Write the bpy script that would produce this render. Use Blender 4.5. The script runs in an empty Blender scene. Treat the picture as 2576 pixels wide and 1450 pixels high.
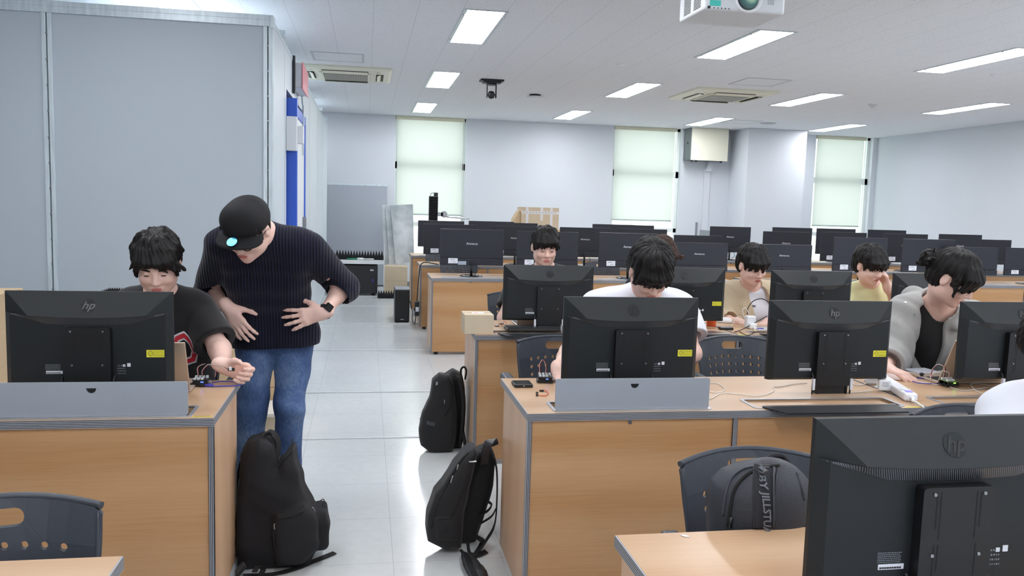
import bpy, bmesh, math, random
import numpy as np
from mathutils import Vector, Matrix
random.seed(7)
PI = math.pi
SC = bpy.context.scene
COL = SC.collection

# ---------------------------------------------------------------- camera
F_PX, YAW, PITCH, ROLL, EYE = 2087.79, 0.175994, -0.102022, 0.0294878, 1.43195
_fw = Vector((math.sin(YAW)*math.cos(PITCH), math.cos(YAW)*math.cos(PITCH), math.sin(PITCH)))
_rt = Vector((math.cos(YAW), -math.sin(YAW), 0)); _up = _rt.cross(_fw)
RT = math.cos(ROLL)*_rt + math.sin(ROLL)*_up
UP = -math.sin(ROLL)*_rt + math.cos(ROLL)*_up
FW = _fw
cd = bpy.data.cameras.new('camera'); cam = bpy.data.objects.new('camera', cd); COL.objects.link(cam)
cd.sensor_width = 36.0; cd.lens = F_PX*36.0/2576.0; cd.clip_start = 0.05; cd.clip_end = 100
cam.matrix_world = Matrix(((RT.x, UP.x, -FW.x, 0), (RT.y, UP.y, -FW.y, 0), (RT.z, UP.z, -FW.z, EYE), (0, 0, 0, 1)))
SC.camera = cam

# ---------------------------------------------------------------- exposure, sky
SC.view_settings.view_transform = 'Standard'; SC.view_settings.look = 'None'
SC.view_settings.gamma = 1.0; SC.view_settings.use_curve_mapping = False
SC.view_settings.exposure = 0.0
LAMP = 25.5          # strength of the ceiling panels
SKY = 2.3           # overcast daylight outside the blinds
w = bpy.data.worlds.new('sky'); SC.world = w; w.use_nodes = True
bg = w.node_tree.nodes['Background']; bg.inputs[0].default_value = (0.95, 0.98, 0.965, 1); bg.inputs[1].default_value = SKY
try:
    SC.cycles.max_bounces = 10; SC.cycles.diffuse_bounces = 6; SC.cycles.sample_clamp_indirect = 6.0
    SC.cycles.use_denoising = True
except Exception: pass

CEIL, YW, XR, XP, YP, ZP = 2.799, 13.854, 9.11, -0.588, 5.54, 2.53   # room
X0, Y0 = -5.2, -3.2
DH = 0.72

def at(u, v, ax, val):
    'the point of the room seen at (u, v) that lies on the plane ax = val'
    d = FW + (u-1288)/F_PX*RT - (v-725)/F_PX*UP
    i = 'XYZ'.index(ax); o = Vector((0, 0, EYE))
    return o + d*((val-o[i])/d[i])

# ---------------------------------------------------------------- materials
def lin(c):
    return tuple(((x/255)/12.92 if x/255 <= .04045 else ((x/255+.055)/1.055)**2.4) for x in c)
MATS = {}
def mat(name, rgb, rough=.5, metal=0., spec=.5, var=0., vscale=8., stretch=(1, 1, 1), bump=0., bscale=200., emit=None, sheen=0., coat=0., trans=0., alpha=1.):
    if name in MATS: return MATS[name]
    m = bpy.data.materials.new(name); m.use_nodes = True; nt = m.node_tree; N = nt.nodes; L = nt.links
    b = N['Principled BSDF']; c = lin(rgb)
    b.inputs['Base Color'].default_value = (*c, 1); b.inputs['Roughness'].default_value = rough
    b.inputs['Metallic'].default_value = metal; b.inputs['Specular IOR Level'].default_value = spec
    if sheen: b.inputs['Sheen Weight'].default_value = sheen
    if coat: b.inputs['Coat Weight'].default_value = coat
    if trans: b.inputs['Transmission Weight'].default_value = trans
    if alpha < 1: b.inputs['Alpha'].default_value = alpha
    tc = N.new('ShaderNodeTexCoord')
    mp = N.new('ShaderNodeMapping'); mp.inputs['Scale'].default_value = stretch; L.new(tc.outputs['Object'], mp.inputs['Vector'])
    nz = N.new('ShaderNodeTexNoise'); nz.inputs['Scale'].default_value = vscale; nz.inputs['Detail'].default_value = 5
    L.new(mp.outputs[0], nz.inputs['Vector'])
    if var:
        r = N.new('ShaderNodeValToRGB'); r.color_ramp.elements[0].position = .3; r.color_ramp.elements[1].position = .7
        r.color_ramp.elements[0].color = (*[x*(1-var) for x in c], 1); r.color_ramp.elements[1].color = (*[min(1, x*(1+var)) for x in c], 1)
        L.new(nz.outputs['Fac'], r.inputs[0]); L.new(r.outputs[0], b.inputs['Base Color'])
    if bump:
        n2 = N.new('ShaderNodeTexNoise'); n2.inputs['Scale'].default_value = bscale; n2.inputs['Detail'].default_value = 3
        L.new(mp.outputs[0], n2.inputs['Vector'])
        bp = N.new('ShaderNodeBump'); bp.inputs['Strength'].default_value = bump; bp.inputs['Distance'].default_value = .002
        L.new(n2.outputs['Fac'], bp.inputs['Height']); L.new(bp.outputs[0], b.inputs['Normal'])
    if emit:
        b.inputs['Emission Color'].default_value = (*lin(emit[0]), 1); b.inputs['Emission Strength'].default_value = emit[1]
    MATS[name] = m
    return m
class NT:
    'small helper to write node maths'
    def __init__(s, m):
        s.m = m; s.N = m.node_tree.nodes; s.L = m.node_tree.links; s.b = s.N['Principled BSDF']
    def coord(s, kind='Object'):
        t = s.N.new('ShaderNodeTexCoord'); x = s.N.new('ShaderNodeSeparateXYZ'); s.L.new(t.outputs[kind], x.inputs[0]); return t.outputs[kind], x.outputs
    def op(s, o, a, b=0., c=None):
        n = s.N.new('ShaderNodeMath'); n.operation = o
        for i, q in enumerate((a, b, c)):
            if q is None: continue
            if hasattr(q, 'type') and not isinstance(q, (int, float)): s.L.new(q, n.inputs[i])
            else: n.inputs[i].default_value = q
        return n.outputs[0]
    def noise(s, vec, scale, detail=4, stretch=None):
        if stretch:
            mp = s.N.new('ShaderNodeMapping'); mp.inputs['Scale'].default_value = stretch; s.L.new(vec, mp.inputs[0]); vec = mp.outputs[0]
        n = s.N.new('ShaderNodeTexNoise'); n.inputs['Scale'].default_value = scale; n.inputs['Detail'].default_value = detail
        s.L.new(vec, n.inputs['Vector']); return n.outputs['Fac']
    def ramp(s, fac, stops, const=False):
        r = s.N.new('ShaderNodeValToRGB'); e = r.color_ramp
        if const: e.interpolation = 'CONSTANT'
        while len(e.elements) < len(stops): e.elements.new(.5)
        for k, (p, c) in enumerate(stops): e.elements[k].position = p; e.elements[k].color = (*lin(c), 1)
        s.L.new(fac, r.inputs[0]); return r.outputs[0]
    def mix(s, fac, a, b):
        n = s.N.new('ShaderNodeMix'); n.data_type = 'RGBA'
        for k, q in ((0, fac), (6, a), (7, b)):
            if hasattr(q, 'type'): s.L.new(q, n.inputs[k])
            elif isinstance(q, tuple): n.inputs[k].default_value = (*lin(q), 1)
            else: n.inputs[k].default_value = q
        return n.outputs[2]
    def bump(s, h, st, dist=.002):
        n = s.N.new('ShaderNodeBump'); n.inputs['Strength'].default_value = st; n.inputs['Distance'].default_value = dist
        s.L.new(h, n.inputs['Height']); s.L.new(n.outputs[0], s.b.inputs['Normal'])
def new(name, rough=.5, spec=.5, metal=0.):
    m = bpy.data.materials.new(name); m.use_nodes = True; MATS[name] = m; t = NT(m)
    t.b.inputs['Roughness'].default_value = rough; t.b.inputs['Specular IOR Level'].default_value = spec; t.b.inputs['Metallic'].default_value = metal
    return t

def wood(name, base, axis='x', rough=.38, contrast=1.):
    t = new(name, rough, .4); v, _ = t.coord()
    st = {'x': (.55, 4, 4), 'z': (4, 4, .55)}[axis]
    n1 = t.noise(v, 1.6, 6, st); n2 = t.noise(v, 26, 4, tuple(q*(.35 if q < 1 else 1.6) for q in st))
    wv = t.N.new('ShaderNodeTexWave'); wv.wave_type = 'RINGS'; wv.inputs['Scale'].default_value = .55; wv.inputs['Distortion'].default_value = 5.5
    wv.inputs['Detail'].default_value = 3; wv.inputs['Detail Scale'].default_value = .8
    mp = t.N.new('ShaderNodeMapping'); mp.inputs['Scale'].default_value = tuple(q*.9 for q in st); mp.inputs['Location'].default_value = (.3, 1.7, .9)
    t.L.new(v, mp.inputs[0]); t.L.new(mp.outputs[0], wv.inputs['Vector'])
    f = t.op('ADD', t.op('MULTIPLY', n1, .5), t.op('ADD', t.op('MULTIPLY', n2, .25), t.op('MULTIPLY', wv.outputs['Fac'], .16)))
    k = contrast
    d = tuple(max(0, x - 17*k*y) for x, y in zip(base, (.7, 1.1, 1.3))); l = tuple(min(255, x + 11*k) for x in base)
    t.L.new(t.ramp(f, [(.28, d), (.47, base), (.66, l)]), t.b.inputs['Base Color'])
    return t.m
WOOD = wood('beech_laminate', (184, 143, 102)); WOODTOP = wood('beech_laminate_top', (194, 162, 130), rough=.3, contrast=.7)
WOODSIDE = wood('beech_laminate_side', (207, 170, 136), axis='z', contrast=.6)

def stripes(name, ax, period, a, b, duty=.42, rough=.4):
    t = new(name, rough, .5); _, x = t.coord()
    f = t.op('FRACT', t.op('DIVIDE', t.op('ADD', x[ax], 10.), period))
    g = t.op('LESS_THAN', f, duty)
    t.L.new(t.mix(g, a, b), t.b.inputs['Base Color'])
    t.bump(t.op('SUBTRACT', 1., g), .6, .001)
    return t.m
BAND_H = stripes('grooved_edge_band', 2, .0052, (158, 160, 166), (38, 40, 46))
BAND_V = stripes('grooved_corner_band', 0, .0052, (150, 152, 158), (38, 40, 46))

t = new('ceiling_tile', .9, .2); v, x = t.coord()
fx = t.op('FRACT', t.op('DIVIDE', t.op('ADD', x[0], .278+31.43), .3143)); lx = t.op('LESS_THAN', fx, .012)
fy = t.op('FRACT', t.op('DIVIDE', t.op('ADD', x[1], 20.13), .9429)); ly = t.op('MULTIPLY', t.op('LESS_THAN', fy, .0022), .45)
sp = t.noise(v, 95, 2, (1, .55, 1)); sk = t.op('GREATER_THAN', sp, .672)
base = t.mix(t.op('MULTIPLY', sk, .55), (226, 228, 232), (128, 130, 136))
t.L.new(t.mix(t.op('MULTIPLY', t.op('MAXIMUM', lx, ly), .32), base, (120, 124, 130)), t.b.inputs['Base Color'])
t.bump(t.op('SUBTRACT', 1., sk), .3, .002)
CEILM = t.m

t = new('vinyl_floor_tile', .17, .5); v, x = t.coord()
fx = t.op('FRACT', t.op('DIVIDE', t.op('ADD', x[0], .33+45), .45)); fy = t.op('FRACT', t.op('DIVIDE', t.op('ADD', x[1], 46.87-3.188), .4687))
ln = t.op('MAXIMUM', t.op('LESS_THAN', fx, .006), t.op('LESS_THAN', fy, .006))
n = t.noise(v, 1.3, 5); n3 = t.noise(v, 22, 4)
base = t.ramp(t.op('ADD', t.op('MULTIPLY', n, .6), t.op('MULTIPLY', n3, .4)), [(.3, (200, 205, 206)), (.7, (213, 217, 218))])
t.L.new(t.mix(t.op('MULTIPLY', ln, .42), base, (128, 132, 134)), t.b.inputs['Base Color'])
t.L.new(t.op('ADD', t.op('MULTIPLY', n3, .14), .1), t.b.inputs['Roughness'])
t.bump(t.noise(v, 3.2, 3), .12, .006)
FLOORM = t.m

PAINT = mat('white_wall_paint', (207, 212, 218), .75, spec=.3, var=.012, vscale=2, bump=.08, bscale=260)
BOOTH = mat('grey_laminate_panel', (184, 194, 203), .5, spec=.35, var=.012, vscale=1.2)
BOOTHW = mat('pale_laminate_panel', (206, 216, 222), .42, spec=.4)
GALV = mat('galvanised_steel', (208, 220, 226), .36, metal=.2, var=.12, vscale=9, stretch=(6, 6, .6))  # metal highlight put into the colour: base made paler than the bare steel
DARK = mat('dark_gap', (18, 19, 21), .7)
WHITEP = mat('white_plastic', (228, 231, 234), .4, bump=.02)
CREAMP = mat('cream_plastic', (222, 221, 203), .45)
CREAMD = mat('cream_grille', (160, 156, 134), .6)
BLUEP = mat('blue_door_paint', (52, 96, 205), .35)
BLACKP = mat('black_plastic', (30, 32, 36), .42, bump=.05, bscale=500)
BLACKM = mat('black_matte_plastic', (20, 22, 25), .55, bump=.06, bscale=700)
BLACKG = mat('black_gloss', (12, 12, 14), .15)
MONM = mat('monitor_shell', (21, 27, 30), .5, spec=.45, bump=.22, bscale=900)
MONB = mat('bracket_black', (16, 17, 19), .42, bump=.12, bscale=900)
AIM = mat('monitor_shell_brushed', (36, 38, 47), .42, var=.05, vscale=60, stretch=(.2, 1, 6))
CHAIRM = mat('charcoal_chair_plastic', (52, 57, 66), .42, spec=.45, bump=.1, bscale=700)
PLATEM = mat('grey_lid_metal', (160, 167, 176), .42, metal=.15, var=.02)
SILVER = mat('silver_metal', (196, 198, 202), .28, metal=.9)
STEEL = mat('steel', (150, 152, 156), .3, metal=.9)
GOLDAL = mat('pale_gold_aluminium', (196, 180, 163), .38, metal=.35)
YELLOW = mat('yellow_sticker', (226, 220, 60), .5); INK = mat('sticker_ink', (92, 90, 28), .6)
WSTICK = mat('white_sticker', (220, 223, 230), .5); BLACKINK = mat('black_ink', (30, 30, 34), .6)
GREYINK = mat('grey_print', (130, 134, 140), .6); WHITEINK = mat('white_print', (215, 217, 222), .5)
CARD = mat('cardboard', (203, 178, 144), .85, var=.05, vscale=14, stretch=(1, 1, 5), bump=.1); CARDP = mat('pale_cardboard', (206, 190, 164), .85, var=.04, vscale=10)
CABLEW = mat('white_cable', (226, 224, 220), .4); CABLEB = mat('black_cable', (20, 20, 22), .45); CABLER = mat('red_cable', (196, 40, 48), .45)
CABLEO = mat('orange_cable', (214, 96, 44), .45); CABLEBL = mat('blue_cable', (72, 66, 178), .35); PCBB = mat('black_circuit_board', (18, 20, 26), .4)
PCBG = mat('green_circuit_board', (120, 150, 90), .45)

# ---------------------------------------------------------------- objects
def tag(o, label=None, cat=None, group=None, kind=None):
    if label: o['label'] = label
    if cat: o['category'] = cat
    if group: o['group'] = group
    if kind: o['kind'] = kind
    return o
def thing(name, loc=(0, 0, 0), rz=0., label=None, cat=None, group=None, kind=None):
    o = bpy.data.objects.new(name, None); COL.objects.link(o); o.location = loc; o.rotation_euler = (0, 0, rz); o.empty_display_size = .1
    return tag(o, label, cat, group, kind)
def obj(name, bm, m, parent=None, smooth=False, label=None):
    me = bpy.data.meshes.new(name); bm.to_mesh(me); bm.free(); me.materials.append(m)
    if smooth: me.polygons.foreach_set('use_smooth', [True]*len(me.polygons))
    o = bpy.data.objects.new(name, me); COL.objects.link(o)
    if parent: o.parent = parent
    if label: o['label'] = label
    return o
def struct(name, bm, m, parent=None):
    o = obj(name, bm, m, parent)
    if not parent: o['kind'] = 'structure'
    return o
def kids(o): return [c for c in KID.get(o.name, [])]
def copy_tree(o, parent=None):
    c = o.copy(); COL.objects.link(c)
    if parent: c.parent = parent
    for ch in list(o.children): copy_tree(ch, c)
    return c
def clone(src, loc, rz=0., label=None, cat=None, group=None):
    c = copy_tree(src); c.location = loc; c.rotation_euler = (0, 0, rz); return tag(c, label, cat, group)

def add(bm, vs, fs):
    V = [bm.verts.new(v) for v in vs]
    for f in fs:
        try: bm.faces.new([V[i] for i in f])
        except ValueError: pass
    return V
def BM(): return bmesh.new()
def box(bm, x0, x1, y0, y1, z0, z1, bev=0., seg=2, M=None):
    b = bmesh.new() if bev or M else bm
    vs = [(x, y, z) for x in (x0, x1) for y in (y0, y1) for z in (z0, z1)]
    add(b, vs, [(0, 1, 3, 2), (4, 6, 7, 5), (0, 4, 5, 1), (2, 3, 7, 6), (0, 2, 6, 4), (1, 5, 7, 3)])
    if bev: bmesh.ops.bevel(b, geom=list(b.edges), offset=bev, segments=seg, profile=.5, affect='EDGES')
    if b is not bm: merge(bm, b, M)
    return bm
def merge(bm, b, M=None):
    if M is not None: b.transform(M)
    off = {}
    for v in b.verts: off[v] = bm.verts.new(v.co)
    for f in b.faces:
        try: n = bm.faces.new([off[v] for v in f.verts]); n.smooth = f.smooth
        except ValueError: pass
    b.free()
def prism(bm, pts, a0, a1, axis='y', M=None):
    'a polygon pts extruded along an axis between a0 and a1'
    def P(p, a): return {'y': (p[0], a, p[1]), 'z': (p[0], p[1], a), 'x': (a, p[0], p[1])}[axis]
    n = len(pts); b = bmesh.new() if M is not None else bm
    V0 = [b.verts.new(P(p, a0)) for p in pts]; V1 = [b.verts.new(P(p, a1)) for p in pts]
    b.faces.new(V0); b.faces.new(V1[::-1])
    for i in range(n): b.faces.new([V0[i], V1[i], V1[(i+1) % n], V0[(i+1) % n]])
    if M is not None: merge(bm, b, M)
    return bm
def rrect(x0, x1, z0, z1, r, n=5):
    out = []
    for cx, cz, a in ((x1-r, z1-r, 0), (x0+r, z1-r, 90), (x0+r, z0+r, 180), (x1-r, z0+r, 270)):
        for k in range(n+1):
            q = math.radians(a+90*k/n); out.append((cx+r*math.cos(q), cz+r*math.sin(q)))
    return out
def hole_plate(bm, outer, holes, a0, a1, axis='y', fn=None):
    'flat plate with holes (triangle fill), extruded; fn bends every vertex'
    b = bmesh.new(); E = []
    for loop in [outer]+holes:
        vs = [b.verts.new((p[0], p[1], 0)) for p in loop]
        E += [b.edges.new((vs[i], vs[(i+1) % len(vs)])) for i in range(len(vs))]
    bmesh.ops.triangle_fill(b, edges=E, use_beauty=True)
    r = bmesh.ops.extrude_face_region(b, geom=list(b.faces))
    top = [v for v in r['geom'] if isinstance(v, bmesh.types.BMVert)]; ts = set(top)
    for v in b.verts:
        p = (v.co.x, v.co.y, a1 if v in ts else a0)
        q = {'y': (p[0], p[2], p[1]), 'z': (p[0], p[1], p[2]), 'x': (p[2], p[0], p[1])}[axis]
        v.co = fn(*q) if fn else q
    bmesh.ops.recalc_face_normals(b, faces=b.faces); merge(bm, b)
    return bm
def lathe(bm, prof, n=24, c=(0, 0, 0), M=None, cap=True):
    b = bmesh.new(); R = []
    for r, z in prof: R.append([b.verts.new((c[0]+r*math.cos(2*PI*k/n), c[1]+r*math.sin(2*PI*k/n), c[2]+z)) for k in range(n)])
    for i in range(len(R)-1):
        for k in range(n): b.faces.new([R[i][k], R[i][(k+1) % n], R[i+1][(k+1) % n], R[i+1][k]])
    if cap: b.faces.new(R[0][::-1]); b.faces.new(R[-1])
    for f in b.faces: f.smooth = len(f.verts) == 4
    merge(bm, b, M); return bm
def cyl(bm, p, q, r, n=16, r2=None):
    p = Vector(p); q = Vector(q); d = q-p
    M = Matrix.Translation(p) @ d.to_track_quat('Z', 'Y').to_matrix().to_4x4()
    return lathe(bm, [(r, 0), (r2 if r2 is not None else r, d.length)], n, M=M)
def spline(pts, n=8):
    P = [Vector(p) for p in pts]
    if len(P) < 3: return P
    P = [P[0]*2-P[1]]+P+[P[-1]*2-P[-2]]; out = []
    for i in range(1, len(P)-2):
        a, b, c, d = P[i-1:i+3]
        for k in range(n):
            s = k/n; out.append(.5*((2*b)+(c-a)*s+(2*a-5*b+4*c-d)*s*s+(3*b-a-3*c+d)*s**3))
    out.append(P[-2]); return out
def tube(bm, pts, r, n=8, smooth=8, rr=None):
    P = spline(pts, smooth) if smooth else [Vector(p) for p in pts]
    T = [(P[min(i+1, len(P)-1)]-P[max(i-1, 0)]).normalized() for i in range(len(P))]
    nrm = T[0].orthogonal().normalized(); rings = []
    for i, p in enumerate(P):
        nrm = (nrm-T[i]*nrm.dot(T[i])); nrm = nrm.normalized() if nrm.length > 1e-6 else T[i].orthogonal().normalized()
        bi = T[i].cross(nrm); q = r if rr is None else rr[0]+(rr[1]-rr[0])*i/(len(P)-1)
        rings.append([bm.verts.new(p+(nrm*math.cos(2*PI*k/n)+bi*math.sin(2*PI*k/n))*q) for k in range(n)])
    for a, b in zip(rings, rings[1:]):
        for k in range(n): bm.faces.new([a[k], a[(k+1) % n], b[(k+1) % n], b[k]]).smooth = True
    bm.faces.new(rings[0][::-1]); bm.faces.new(rings[-1]); return bm
def ribbon(bm, pts, wd, th, side, smooth=8):
    'a strap: side = direction of its width'
    P = spline(pts, smooth) if smooth else [Vector(p) for p in pts]; R = []; S0 = Vector(side).normalized()
    for i, p in enumerate(P):
        T = (P[min(i+1, len(P)-1)]-P[max(i-1, 0)]).normalized(); S = (S0-T*S0.dot(T)).normalized(); U = T.cross(S)
        R.append([bm.verts.new(p+S*a*wd/2+U*b*th/2) for a, b in ((-1, -1), (1, -1), (1, 1), (-1, 1))])
    for a, b in zip(R, R[1:]):
        for k in range(4): bm.faces.new([a[k], a[(k+1) % 4], b[(k+1) % 4], b[k]])
    bm.faces.new(R[0][::-1]); bm.faces.new(R[-1]); return bm
def text(name, s, size, m, parent, loc, rot=(PI/2, 0, 0), depth=.0004, shear=0., align='CENTER', bold=0., sx=1.):
    cu = bpy.data.curves.new(name, 'FONT'); cu.body = s; cu.size = size; cu.extrude = depth; cu.shear = shear; cu.offset = bold
    cu.align_x = align; cu.align_y = 'CENTER'; cu.resolution_u = 3
    o = bpy.data.objects.new(name, cu); COL.objects.link(o)
    me = bpy.data.meshes.new_from_object(o.evaluated_get(bpy.context.evaluated_depsgraph_get()))
    bpy.data.objects.remove(o); bpy.data.curves.remove(cu); me.materials.clear(); me.materials.append(m)
    if sx != 1: me.transform(Matrix.Diagonal((sx, 1, 1, 1)))
    me.transform(Matrix.Translation(loc) @ Matrix.Rotation(rot[2], 4, 'Z') @ Matrix.Rotation(rot[1], 4, 'Y') @ Matrix.Rotation(rot[0], 4, 'X'))
    o = bpy.data.objects.new(name, me); COL.objects.link(o)
    if parent: o.parent = parent
    return o

# ---------------------------------------------------------------- the room
struct('floor', box(BM(), X0, XR+.3, Y0, YW+.3, -.1, 0), FLOORM)
struct('ceiling', box(BM(), X0, XR+.3, Y0, YW+.3, CEIL, CEIL+.1), CEILM)
struct('wall_right', box(BM(), XR, XR+.2, Y0, YW+.3, 0, CEIL), PAINT)
struct('wall_left', box(BM(), X0-.2, X0, Y0, YW+.3, 0, CEIL), PAINT)
struct('wall_front', box(BM(), X0, XR, Y0-.2, Y0, 0, CEIL), PAINT)
WINS = [(.46, 1.62), (4.16, 5.38), (7.90, 9.02)]; ZS = .45
bm = BM(); xs = X0
for a, b in WINS:
    box(bm, xs, a, YW, YW+.25, 0, CEIL); box(bm, a, b, YW, YW+.25, 0, ZS); xs = b
box(bm, xs, XR, YW, YW+.25, 0, CEIL)
struct('wall_back', bm, PAINT)
struct('wall_column', box(BM(), 6.28, 7.33, 13.16, YW, 0, CEIL), PAINT)
# windows: frame, glass, roller blind hanging in front
WFR = mat('window_frame_paint', (232, 238, 236), .4)
GL = bpy.data.materials.new('clear_glass'); GL.use_nodes = True; nt = GL.node_tree; nt.nodes.clear()
o_ = nt.nodes.new('ShaderNodeOutputMaterial'); tr = nt.nodes.new('ShaderNodeBsdfTransparent'); gs = nt.nodes.new('ShaderNodeBsdfGlossy'); mx = nt.nodes.new('ShaderNodeMixShader')
tr.inputs[0].default_value = (.93, .97, .96, 1); gs.inputs['Roughness'].default_value = .02; mx.inputs[0].default_value = .06
nt.links.new(tr.outputs[0], mx.inputs[1]); nt.links.new(gs.outputs[0], mx.inputs[2]); nt.links.new(mx.outputs[0], o_.inputs[0])
BL = bpy.data.materials.new('blind_fabric'); BL.use_nodes = True; nt = BL.node_tree; nt.nodes.clear()
o_ = nt.nodes.new('ShaderNodeOutputMaterial'); tl = nt.nodes.new('ShaderNodeBsdfTranslucent'); df = nt.nodes.new('ShaderNodeBsdfDiffuse'); mx = nt.nodes.new('ShaderNodeMixShader')
tl.inputs[0].default_value = (.86, .875, .85, 1); df.inputs[0].default_value = (.72, .76, .73, 1); mx.inputs[0].default_value = .72
nt.links.new(tl.outputs[0], mx.inputs[2]); nt.links.new(df.outputs[0], mx.inputs[1]); nt.links.new(mx.outputs[0], o_.inputs[0])
for i, (a, b) in enumerate(WINS):
    W = thing('window_%d' % (i+1), ((a+b)/2, YW, 0)); W['kind'] = 'structure'; h = (b-a)/2; bm = BM()
    for x0, x1, z0, z1 in ((-h, -h+.05, ZS, CEIL), (h-.05, h, ZS, CEIL), (-h, h, ZS, ZS+.05), (-h, h, 1.95, 2.06), (-h, h, 1.0, 1.07), (-h, h, CEIL-.05, CEIL-.001)): box(bm, x0, x1, .1, .18, z0, z1)
    obj('window_frame', bm, WFR, W)
    obj('window_glass', box(BM(), -h+.05, h-.05, .13, .136, ZS+.05, CEIL-.05), GL, W)
    obj('window_sill', box(BM(), -h, h, -.0, .1, ZS-.03, ZS), WFR, W)
B = [('white roller blind over the window behind the black foam column', .49, 1.57, 1.2), ('white roller blind over the window beside the wall-hung cream box', 4.19, 5.26, 1.2), ('white roller blind over the window in the corner beyond the column', 7.94, 8.86, 1.19)]
for lab, a, b, z in B:
    T = thing('roller_blind', ((a+b)/2, YW, 0), label=lab, cat='blind', group='roller blinds on the back wall'); h = (b-a)/2
    obj('blind_fabric', box(BM(), -h, h, .028, .030, z, CEIL-.03), BL, T)
    bm = BM(); cyl(bm, (-h, .03, z), (h, .03, z), .011); obj('bottom_rail', bm, mat('blind_rail', (170, 184, 182), .4), T)
    obj('headrail', box(BM(), -h-.02, h+.02, .005, .055, CEIL-.06, CEIL-.002), mat('headrail_paint', (214, 212, 190), .5), T)
    bm = BM(); tube(bm, [(h+.012, .0, CEIL-.06), (h+.012, 0, 1.5), (h+.018, 0, 1.1)], .003, 6); obj('pull_chain', bm, CABLEW, T)
# side strips between blinds and wall edges are the window reveal itself
# trims across the aisle floor
TR = mat('floor_duct_plastic', (206, 211, 214), .3)
for i, (y, w_, h_) in enumerate([(4.945, .03, .004), (6.146, .022, .006), (7.892, .03, .005), (9.6, .04, .006), (11.2, .04, .005), (12.35, .04, .005)]):
    struct('trim_%d' % (i+1), box(BM(), -.58, .62, y-w_/2, y+w_/2, 0, h_, .002), TR)
struct('baseboard_booth', box(BM(), XP, XP+.012, YP, 12.9, 0, .07), GALV)
struct('baseboard_back', box(BM(), XP, XR, YW-.012, YW, 0, .08), mat('grey_baseboard', (120, 124, 128), .5))

# ---------------------------------------------------------------- booth partition
struct('wall_partition', box(BM(), X0, XP-.02, YP+.01, YP+.07, 0, ZP-.03), BOOTH)
bm = BM()
for y0, y1 in ((YP+.03, 6.283), (8.06, 8.99), (9.0, 10.335), (10.345, 11.725), (11.735, 12.95)): box(bm, XP-.06, XP, y0+.005, y1-.005, 0, ZP-.02)
box(bm, XP-.06, XP, 6.29, 8.05, 2.3, ZP-.02)
struct('wall_partition_side', bm, BOOTHW)
struct('wall_partition_end', box(BM(), X0, XP, 12.95, 13.0, 0, ZP-.02), BOOTHW)
struct('wall_partition_roof', box(BM(), X0, XP-.06, YP+.07, 12.95, ZP-.08, ZP-.03), BOOTHW)
def post(name, xs, y):
    bm = BM(); x0, x1 = xs; mid = (x0+x1)/2
    box(bm, x0, mid-.004, y-.014, y, 0, ZP-.04, .002); box(bm, mid+.004, x1, y-.014, y, 0, ZP-.04, .002)
    o = struct(name, bm, GALV)
    bm = BM(); box(bm, mid-.004, mid+.004, y-.004, y+.002, 0, ZP-.04); obj('groove', bm, mat('shadowed_groove', (96, 108, 114), .6), o)
    bm = BM()
    for k in range(15): cyl(bm, (mid, y-.006, .2+.155*k), (mid, y-.018, .2+.155*k), .006, 8)
    obj('rivet', bm, STEEL, o)
post('trim_7', (-1.937, -1.878), YP+.01); post('trim_8', (-3.20, -3.14), YP+.01)
post('trim_9', (-.648, -.592), YP+.01)
bm = BM(); box(bm, X0, XP, YP-.006, YP+.012, ZP-.04, ZP, .002); box(bm, X0, XP, YP-.006, YP+.06, ZP, ZP+.006)
box(bm, X0, XP, YP-.004, YP+.0, ZP+.006, ZP+.03)
struct('trim_10', bm, GALV)
bm = BM(); box(bm, XP-.012, XP+.004, YP-.008, YP+.05, 0, ZP, .002); box(bm, XP-.02, XP+.008, YP-.02, YP+.06, ZP-.05, ZP+.02, .003)
struct('trim_11', bm, GALV)
bm = BM(); box(bm, XP-.02, XP+.004, YP, 12.95, ZP-.03, ZP-.0, .002)
struct('trim_12', bm, GALV)
bm = BM()
for y in (6.0, 8.3, 9.5, 10.9, 12.2): box(bm, XP-.01, XP+.03, y, y+.07, ZP-.012, ZP+.03)
struct('trim_13', bm, GALV)
# shielded door in the side of the booth
D = thing('door_1', (XP, 6.29, 0)); D['kind'] = 'structure'
bm = BM(); box(bm, -.06, .0, .0, .14, 0, 2.3); box(bm, -.06, 0, 1.74, 1.76, 0, 2.3); box(bm, -.06, 0, .14, 1.74, 2.22, 2.3); obj('door_surround', bm, BOOTHW, D)
bm = BM(); box(bm, -.03, .075, .17, .23, .05, 2.16, .003); box(bm, -.03, .03, 1.66, 1.74, .05, 2.16, .003); box(bm, -.03, .03, .23, 1.66, 2.08, 2.16, .003); box(bm, -.03, .03, .23, 1.66, .05, .12, .003)
obj('door_frame', bm, BLUEP, D)
DL = obj('door_leaf', box(BM(), -.03, .02, .23, 1.66, .12, 2.08, .003), WHITEP, D)
for z in (1.90, .55):
    bm = BM(); box(bm, .0, .08, .10, .155, z-.13, z+.12, .006); box(bm, .06, .125, .13, .21, z-.075, z+.055, .006); obj('hinge', bm, WHITEP, D)
bm = BM(); box(bm, .02, .05, 1.5, 1.56, 1.0, 1.25, .006); cyl(bm, (.04, 1.53, 1.12), (.1, 1.53, 1.12), .012); box(bm, .09, .105, 1.4, 1.56, 1.105, 1.135, .004); obj('door_handle', bm, STEEL, D)
bm = BM(); box(bm, .02, .026, 1.48, 1.6, 1.95, 2.05); obj('door_plate', bm, GALV, D)
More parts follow.
